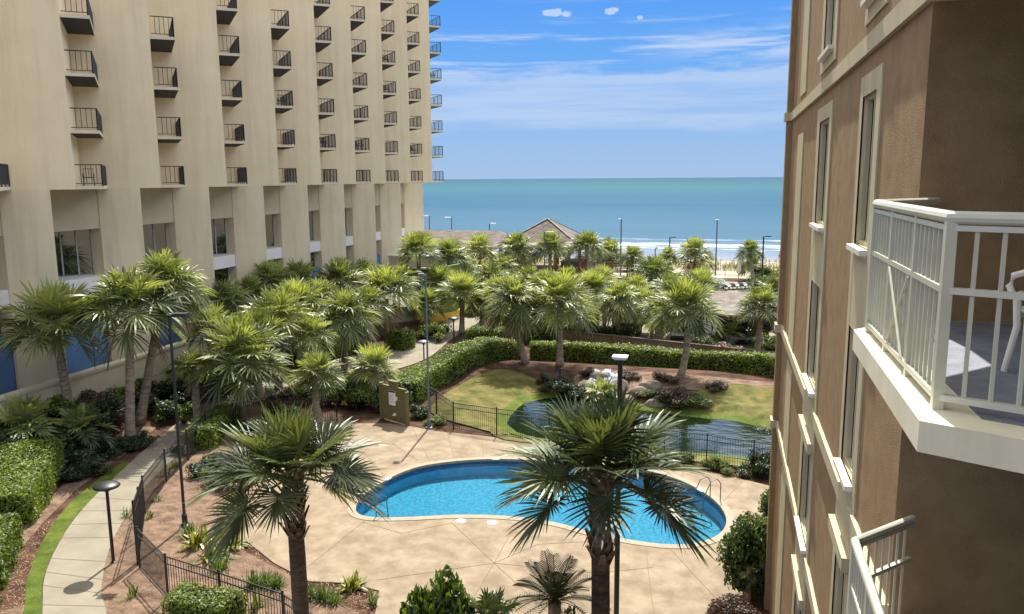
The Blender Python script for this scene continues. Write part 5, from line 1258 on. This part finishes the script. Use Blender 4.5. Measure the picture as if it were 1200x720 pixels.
# cabana and gazebos beyond the pond
def cabana(x0, y0, x1, y1, ze, zr, rot, label, posts, name='cabana'):
    c = ((x0+x1)/2, (y0+y1)/2); t = empty(name, (*c, 0), label, 'cabana', rz=R(rot)); hw, hd = (x1-x0)/2, (y1-y0)/2
    b = MB(); hip_roof(b, -hw, -hd, hw, hd, ze, zr); b.build('roof', M_['shingle_pale'], t)
    b = MB(); b.box((-hw+.2, -hd+.15, ze-.36), (hw-.2, -hd+.3, ze-.125)); b.box((-hw+.2, hd-.3, ze-.36), (hw-.2, hd-.15, ze-.125)); b.build('beam', M_['wood'], t)
    for x in posts:
        for y in (-hd+.32, hd-.5):
            b = MB(); b.box((x-.13, y, 0), (x+.13, y+.26, ze-.125)); b.build('post', M_['wood'], t)
    return t, hw, hd
t, hw, hd = cabana(-4.6, 60.2, 6.4, 66.6, 2.45, 3.75, -9, 'long cabana with pale shingle roof and drapes beyond the pond', (-5., -1.4, -.6, 2.2, 5.1))
b = MB()
for x, sw in ((-1.9, .5), (-.9, -.35), (-1.5, .2)):
    for q in range(4): b.tube([(x+q*.07, -hd+.25, 2.1), (x+q*.06+sw*.4, -hd+.22, 1.3), (x+q*.05+sw, -hd+.25, .25)], .04, 5)
b.build('drape', M_['pale_curtain'], t)
b = MB(); b.box((-5., hd-.6, 0), (-1.6, hd-.5, 2.1)); b.build('rear_screen', M_['wood'], t)
cabana(-9.2, 62., -4.9, 66., 2.35, 3.3, -6, 'small gazebo with pale shingle roof left of the long cabana', (-1.9, 1.9), 'gazebo')
cabana(-13.6, 63.2, -9.5, 67., 2.35, 3.3, -4, 'small gazebo furthest left, behind the big pond palm', (-1.8, 1.8), 'gazebo')
# day beds
for x, y, lb in ((-11.4, 65., 'dark day bed with pale cushion under the left gazebo'), (-7.2, 63.6, 'dark day bed under the gazebo next to the cabana'), (-2.9, 62.6, 'day bed with pale cushion at the left end of the cabana'), (1.6, 62.2, 'day bed seen between the cabana posts')):
    t = empty('day_bed', (x, y, 0), lb, 'day bed', 'day beds under the cabanas'); b = MB(); b.box((-.95, -.6, .12), (.95, .6, .36)); b.box((-.95, .5, .36), (.95, .62, .85)); [b.box((sx*.85-.05, sy*.5-.05, 0), (sx*.85+.05, sy*.5+.05, .12)) for sx in (-1, 1) for sy in (-1, 1)]; b.build('frame', M_['cloth_dark'], t)
    b = MB(); b.box((-.88, -.55, .362), (.88, .48, .5)); b.build('cushion', M_['fabric'] if x < -9 else M_['white'], t)
# wooden retaining fence with posts
P0, P1 = np.array([-12.6, 58.6]), np.array([5.2, 53.3]); L_ = np.linalg.norm(P1-P0); t = empty('wooden_fence', (*P0, 0), 'low brown wooden fence behind the long hedge', 'fence', rz=math.atan2(P1[1]-P0[1], P1[0]-P0[0]))
b = MB()
for i in range(int(L_/.16)): b.box((i*.16, -.03+.006*(i % 2), 0), (i*.16+.145, .0, 1.08+.02*math.sin(i*2.3)))
b.box((0, -.07, 1.1), (L_, .07, 1.17)); b.build('fence_boards', M_['wood'], t)
for i in range(8): b = MB(); x = i*L_/7; b.box((x-.07, -.12, 0), (x+.07, -.035, 1.25)); b.build('post', M_['wood'], t)

# ------------------------------------------------------------------ far pool, loungers, parasol
fp = [(-3.5,76.5),(6.,75.5),(6.3,86.5),(-.6,88.)]; t = empty('far_pool', (2, 81, 0), 'pale turquoise pool beyond the cabana roof', 'swimming pool')
b = MB(); b.prism(fp, .03, .08); b.build('water', mat('far_pool_water', (.16,.48,.55), (.22,.56,.62), .12, .8), t, (2, 81, 0))
b = MB(); q = grow(np.array(fp), .5); n = 4
b.add([(*p, .14) for p in q]+[(*p, .14) for p in fp]+[(*p, .0) for p in q]+[(*p, .0) for p in fp], [f for i in range(n) for f in ((i, (i+1) % n, n+(i+1) % n, n+i), (2*n+i, 2*n+(i+1) % n, (i+1) % n, i), (n+i, n+(i+1) % n, 3*n+(i+1) % n, 3*n+i))]); b.build('coping', M_['coping'], t, (2, 81, 0))
lp = empty('sun_lounger', (0, 0, 0)); b = MB()
b.box((-.32, -.95, .28), (.32, .35, .33)); [b.box((sx*.28-.03, y-.03, 0), (sx*.28+.03, y+.03, .28)) for sx in (-1, 1) for y in (-.85, .3)]; b.build('frame', M_['cloth_dark'], lp)
b = MB(); b.add([(-.3, .35, .34), (.3, .35, .34), (.3, .95, .80), (-.3, .95, .80), (-.3, .38, .30), (.3, .38, .30), (.3, .98, .76), (-.3, .98, .76)], [(0, 1, 2, 3), (7, 6, 5, 4), (0, 4, 5, 1), (1, 5, 6, 2), (2, 6, 7, 3), (3, 7, 4, 0)]); b.box((-.3, -.93, .331), (.3, .34, .37)); b.build('sling', M_['fabric'], lp)
ords = ('leftmost', 'second from the left', 'third from the left', 'fourth from the left', 'fifth from the left', 'rightmost')
for i in range(6):
    o = lp if i == 0 else copy_tree(lp); g_ = G(845+i*10, 347-.6*i); o.location = (g_[0]-.2, g_[1]+4.5, .02); o.rotation_euler.z = R(150)
    tag(o, 'grey lounger at the far edge of the distant pool, '+ords[i], 'sun lounger', 'loungers beyond the distant pool')
p = D(865, 338, 100); t = empty('closed_parasol', (p[0], p[1], 0), 'closed cream parasol beside the distant loungers', 'parasol'); b = MB(); b.tube([(0, 0, 0), (0, 0, 3.1)], .04, 6); b.build('pole', M_['wood'], t); b = MB(); b.lathe([(.2, 1.0), (.26, 1.3), (.16, 2.4), (.03, 3.1)], (0, 0, 0), 10); b.build('canopy', M_['canvas'], t)
p = ground_at(838, 340); t = empty('service_box', (p[0], p[1]+1, 0), 'low grey and white service box in front of the dune fence', 'box'); b = MB(); b.box((-1., -.5, 0), (1., .5, .9)); b.build('body', M_['fabric'], t); b = MB(); b.box((-.95, -.52, .902), (.9, .5, 1.4)); b.build('lid', M_['white'], t)
metal_fence([(-4.5,106.5),(9.5,104.5)], 'dark rail fence at the edge of the dunes', h=1.3, sp=.5, m='wood', name='dune_fence', rail2=False)

# ------------------------------------------------------------------ rocks and cascade
rg = np.random.default_rng(9)
def rock(p, s, label, seed):
    rg = np.random.default_rng(seed); import bmesh
    bm = bmesh.new(); bmesh.ops.create_icosphere(bm, subdivisions=3, radius=1.)
    K = rg.normal(0, 1, (8, 3)); Kd = rg.uniform(.45, .9, 8)
    for v in bm.verts:
        q = np.array(v.co)
        for k_, d_ in zip(K, Kd):
            k_ = k_/np.linalg.norm(k_); e = q@k_-d_
            if e > 0: q = q-k_*e*.85
        v.co = q*s
    me = bpy.data.meshes.new('rock'); bm.to_mesh(me); bm.free(); me.materials.append(M_['rock'])
    return tag(link('rock', me, None, p), label, 'rock', 'rocks around the pond cascade')
for i, (x, y, s, lb) in enumerate(((690,458,(.8,.6,.6),'rock at the left shoulder of the cascade'),(727,458,(.8,.6,.6),'rock at the right shoulder of the cascade'),(748,462,(.6,.5,.4),'grey boulder right of the cascade behind the lamp'),(762,455,(.7,.5,.45),'pale boulder above the others on the bank'),
        (778,466,(.5,.4,.3),'small boulder at the foot of the tall palm'),(735,472,(.6,.5,.35),'boulder at the water below the cascade'),(768,476,(.7,.4,.3),'flat boulder on the waterline'),(703,445,(.8,.5,.5),'boulder at the head of the cascade'),(718,464,(.45,.35,.3),'small boulder breaking the foot of the cascade on its right'),(696,466,(.4,.35,.28),'small boulder breaking the foot of the cascade on its left'))):
    p = ground_at(x, y); rock((p[0], p[1], p[2]+.1), s, lb, 40+i)
a0 = ground_at(708, 446); b = MB(); xs = np.linspace(-1, 1, 22); rgc = np.random.default_rng(4); V = []
edge = .08*np.sin(xs*7)+rgc.normal(0, .05, 22)
for i, (dy, dz, wd) in enumerate(((0, .42, .75), (-.25, .5, .8), (-.5, .34, .85), (-.62, .12, .9), (-.95, .02, 1.), (-1.05, -.2, .95), (-1.5, -.3, 1.1), (-1.7, -.42, 1.2))):
    V += [(x*wd+rgc.normal(0, .02), dy+edge[j]*1.5, dz*(1-.35*abs(x)**2)+edge[j]*.9+rgc.normal(0, .02)) for j, x in enumerate(xs)]
b.add(V, [(i*22+j, i*22+j+1, (i+1)*22+j+1, (i+1)*22+j) for i in range(7) for j in range(21)]); o = b.build('cascade', M_['foam'], None, smooth=True); o.location = (a0[0], a0[1]+.4, a0[2]+.1)
tag(o, 'short white cascade of water falling into the pond', 'waterfall')
# dark blue planter by the pond
p = ground_at(649, 462); t = empty('heron_statue', p, 'dark blue heron figure standing at the far bank of the pond', 'statue'); b = MB()
b.tube([(0, 0, .55), (.12, 0, .75), (.3, 0, .95), (.38, 0, 1.2), (.34, 0, 1.45), (.40, 0, 1.58), (.62, 0, 1.55)], [.04, .17, .13, .06, .045, .05, .008], 8); b.build('body', mat('navy_figure', (.01,.012,.05), None, .5), t, smooth=True)
for y in (-.05, .05): b = MB(); b.tube([(.14, y, .75), (.12, y, .35), (.14, y, 0)], .015, 5); b.build('leg', M_['black'], t)
# ------------------------------------------------------------------ two people on the beach
def person(p, rz, label, clothm, lean=0., arm=.3):
    V = [(0,0,.95),(0,0,1.2),(0,.01,1.42),(0,.01,1.52),(0,.02,1.66),(.17,0,1.42),(.24,arm*.3,1.15),(.22,arm,.95),(-.17,0,1.42),(-.24,-arm*.3,1.15),(-.22,-arm,.95),(.1,0,.9),(.11,.14,.5),(.11,-.02,.07),(.11,.12,.03),(-.1,0,.9),(-.11,-.1,.5),(-.11,-.36,.12),(-.11,-.26,.03)]
    E_ = [(0,1),(1,2),(2,3),(3,4),(2,5),(5,6),(6,7),(2,8),(8,9),(9,10),(0,11),(11,12),(12,13),(13,14),(0,15),(15,16),(16,17),(17,18)]
    rd = [.15,.14,.14,.055,.105,.065,.045,.035,.065,.045,.035,.09,.065,.04,.035,.09,.065,.04,.035]
    me = bpy.data.meshes.new('person'); me.from_pydata(V, E_, []); me.materials.append(M_['skin'])
    o = link('person', me, None, p, rz); md = o.modifiers.new('s', 'SKIN')
    for v, r_ in zip(me.skin_vertices[0].data, rd): v.radius = (r_, r_)
    me.skin_vertices[0].data[0].use_root = True; o.modifiers.new('u', 'SUBSURF').levels = 2
    tag(o, label, 'person', 'walkers on the beach')
    b = MB(); b.lathe([(.165, .80), (.19, .9), (.175, 1.0), (.165, 1.02)], (0, 0, 0), 12); b.build('shorts', M_[clothm], o)
    b = MB(); b.lathe([(.11, 1.62), (.125, 1.7), (.09, 1.78), (.001, 1.8)], (0, -.01, 0), 10); b.build('hair', M_['wood'], o)
    for lv in [x for x in o.modifiers if x.type == 'SUBSURF']: lv.render_levels = 2
for x, lb, cm, rz in ((913.3, 'person in dark shorts walking on the wet sand, left of the pair', 'cloth_dark', R(100)), (917.2, 'person in red shorts walking on the wet sand, right of the pair', 'cloth_red', R(80))):
    p = G(x, 306, -3.); z = gz(p[0], p[1]); p = G(x, 306, z); person((p[0], p[1], gz(p[0], p[1])), rz, lb, cm)
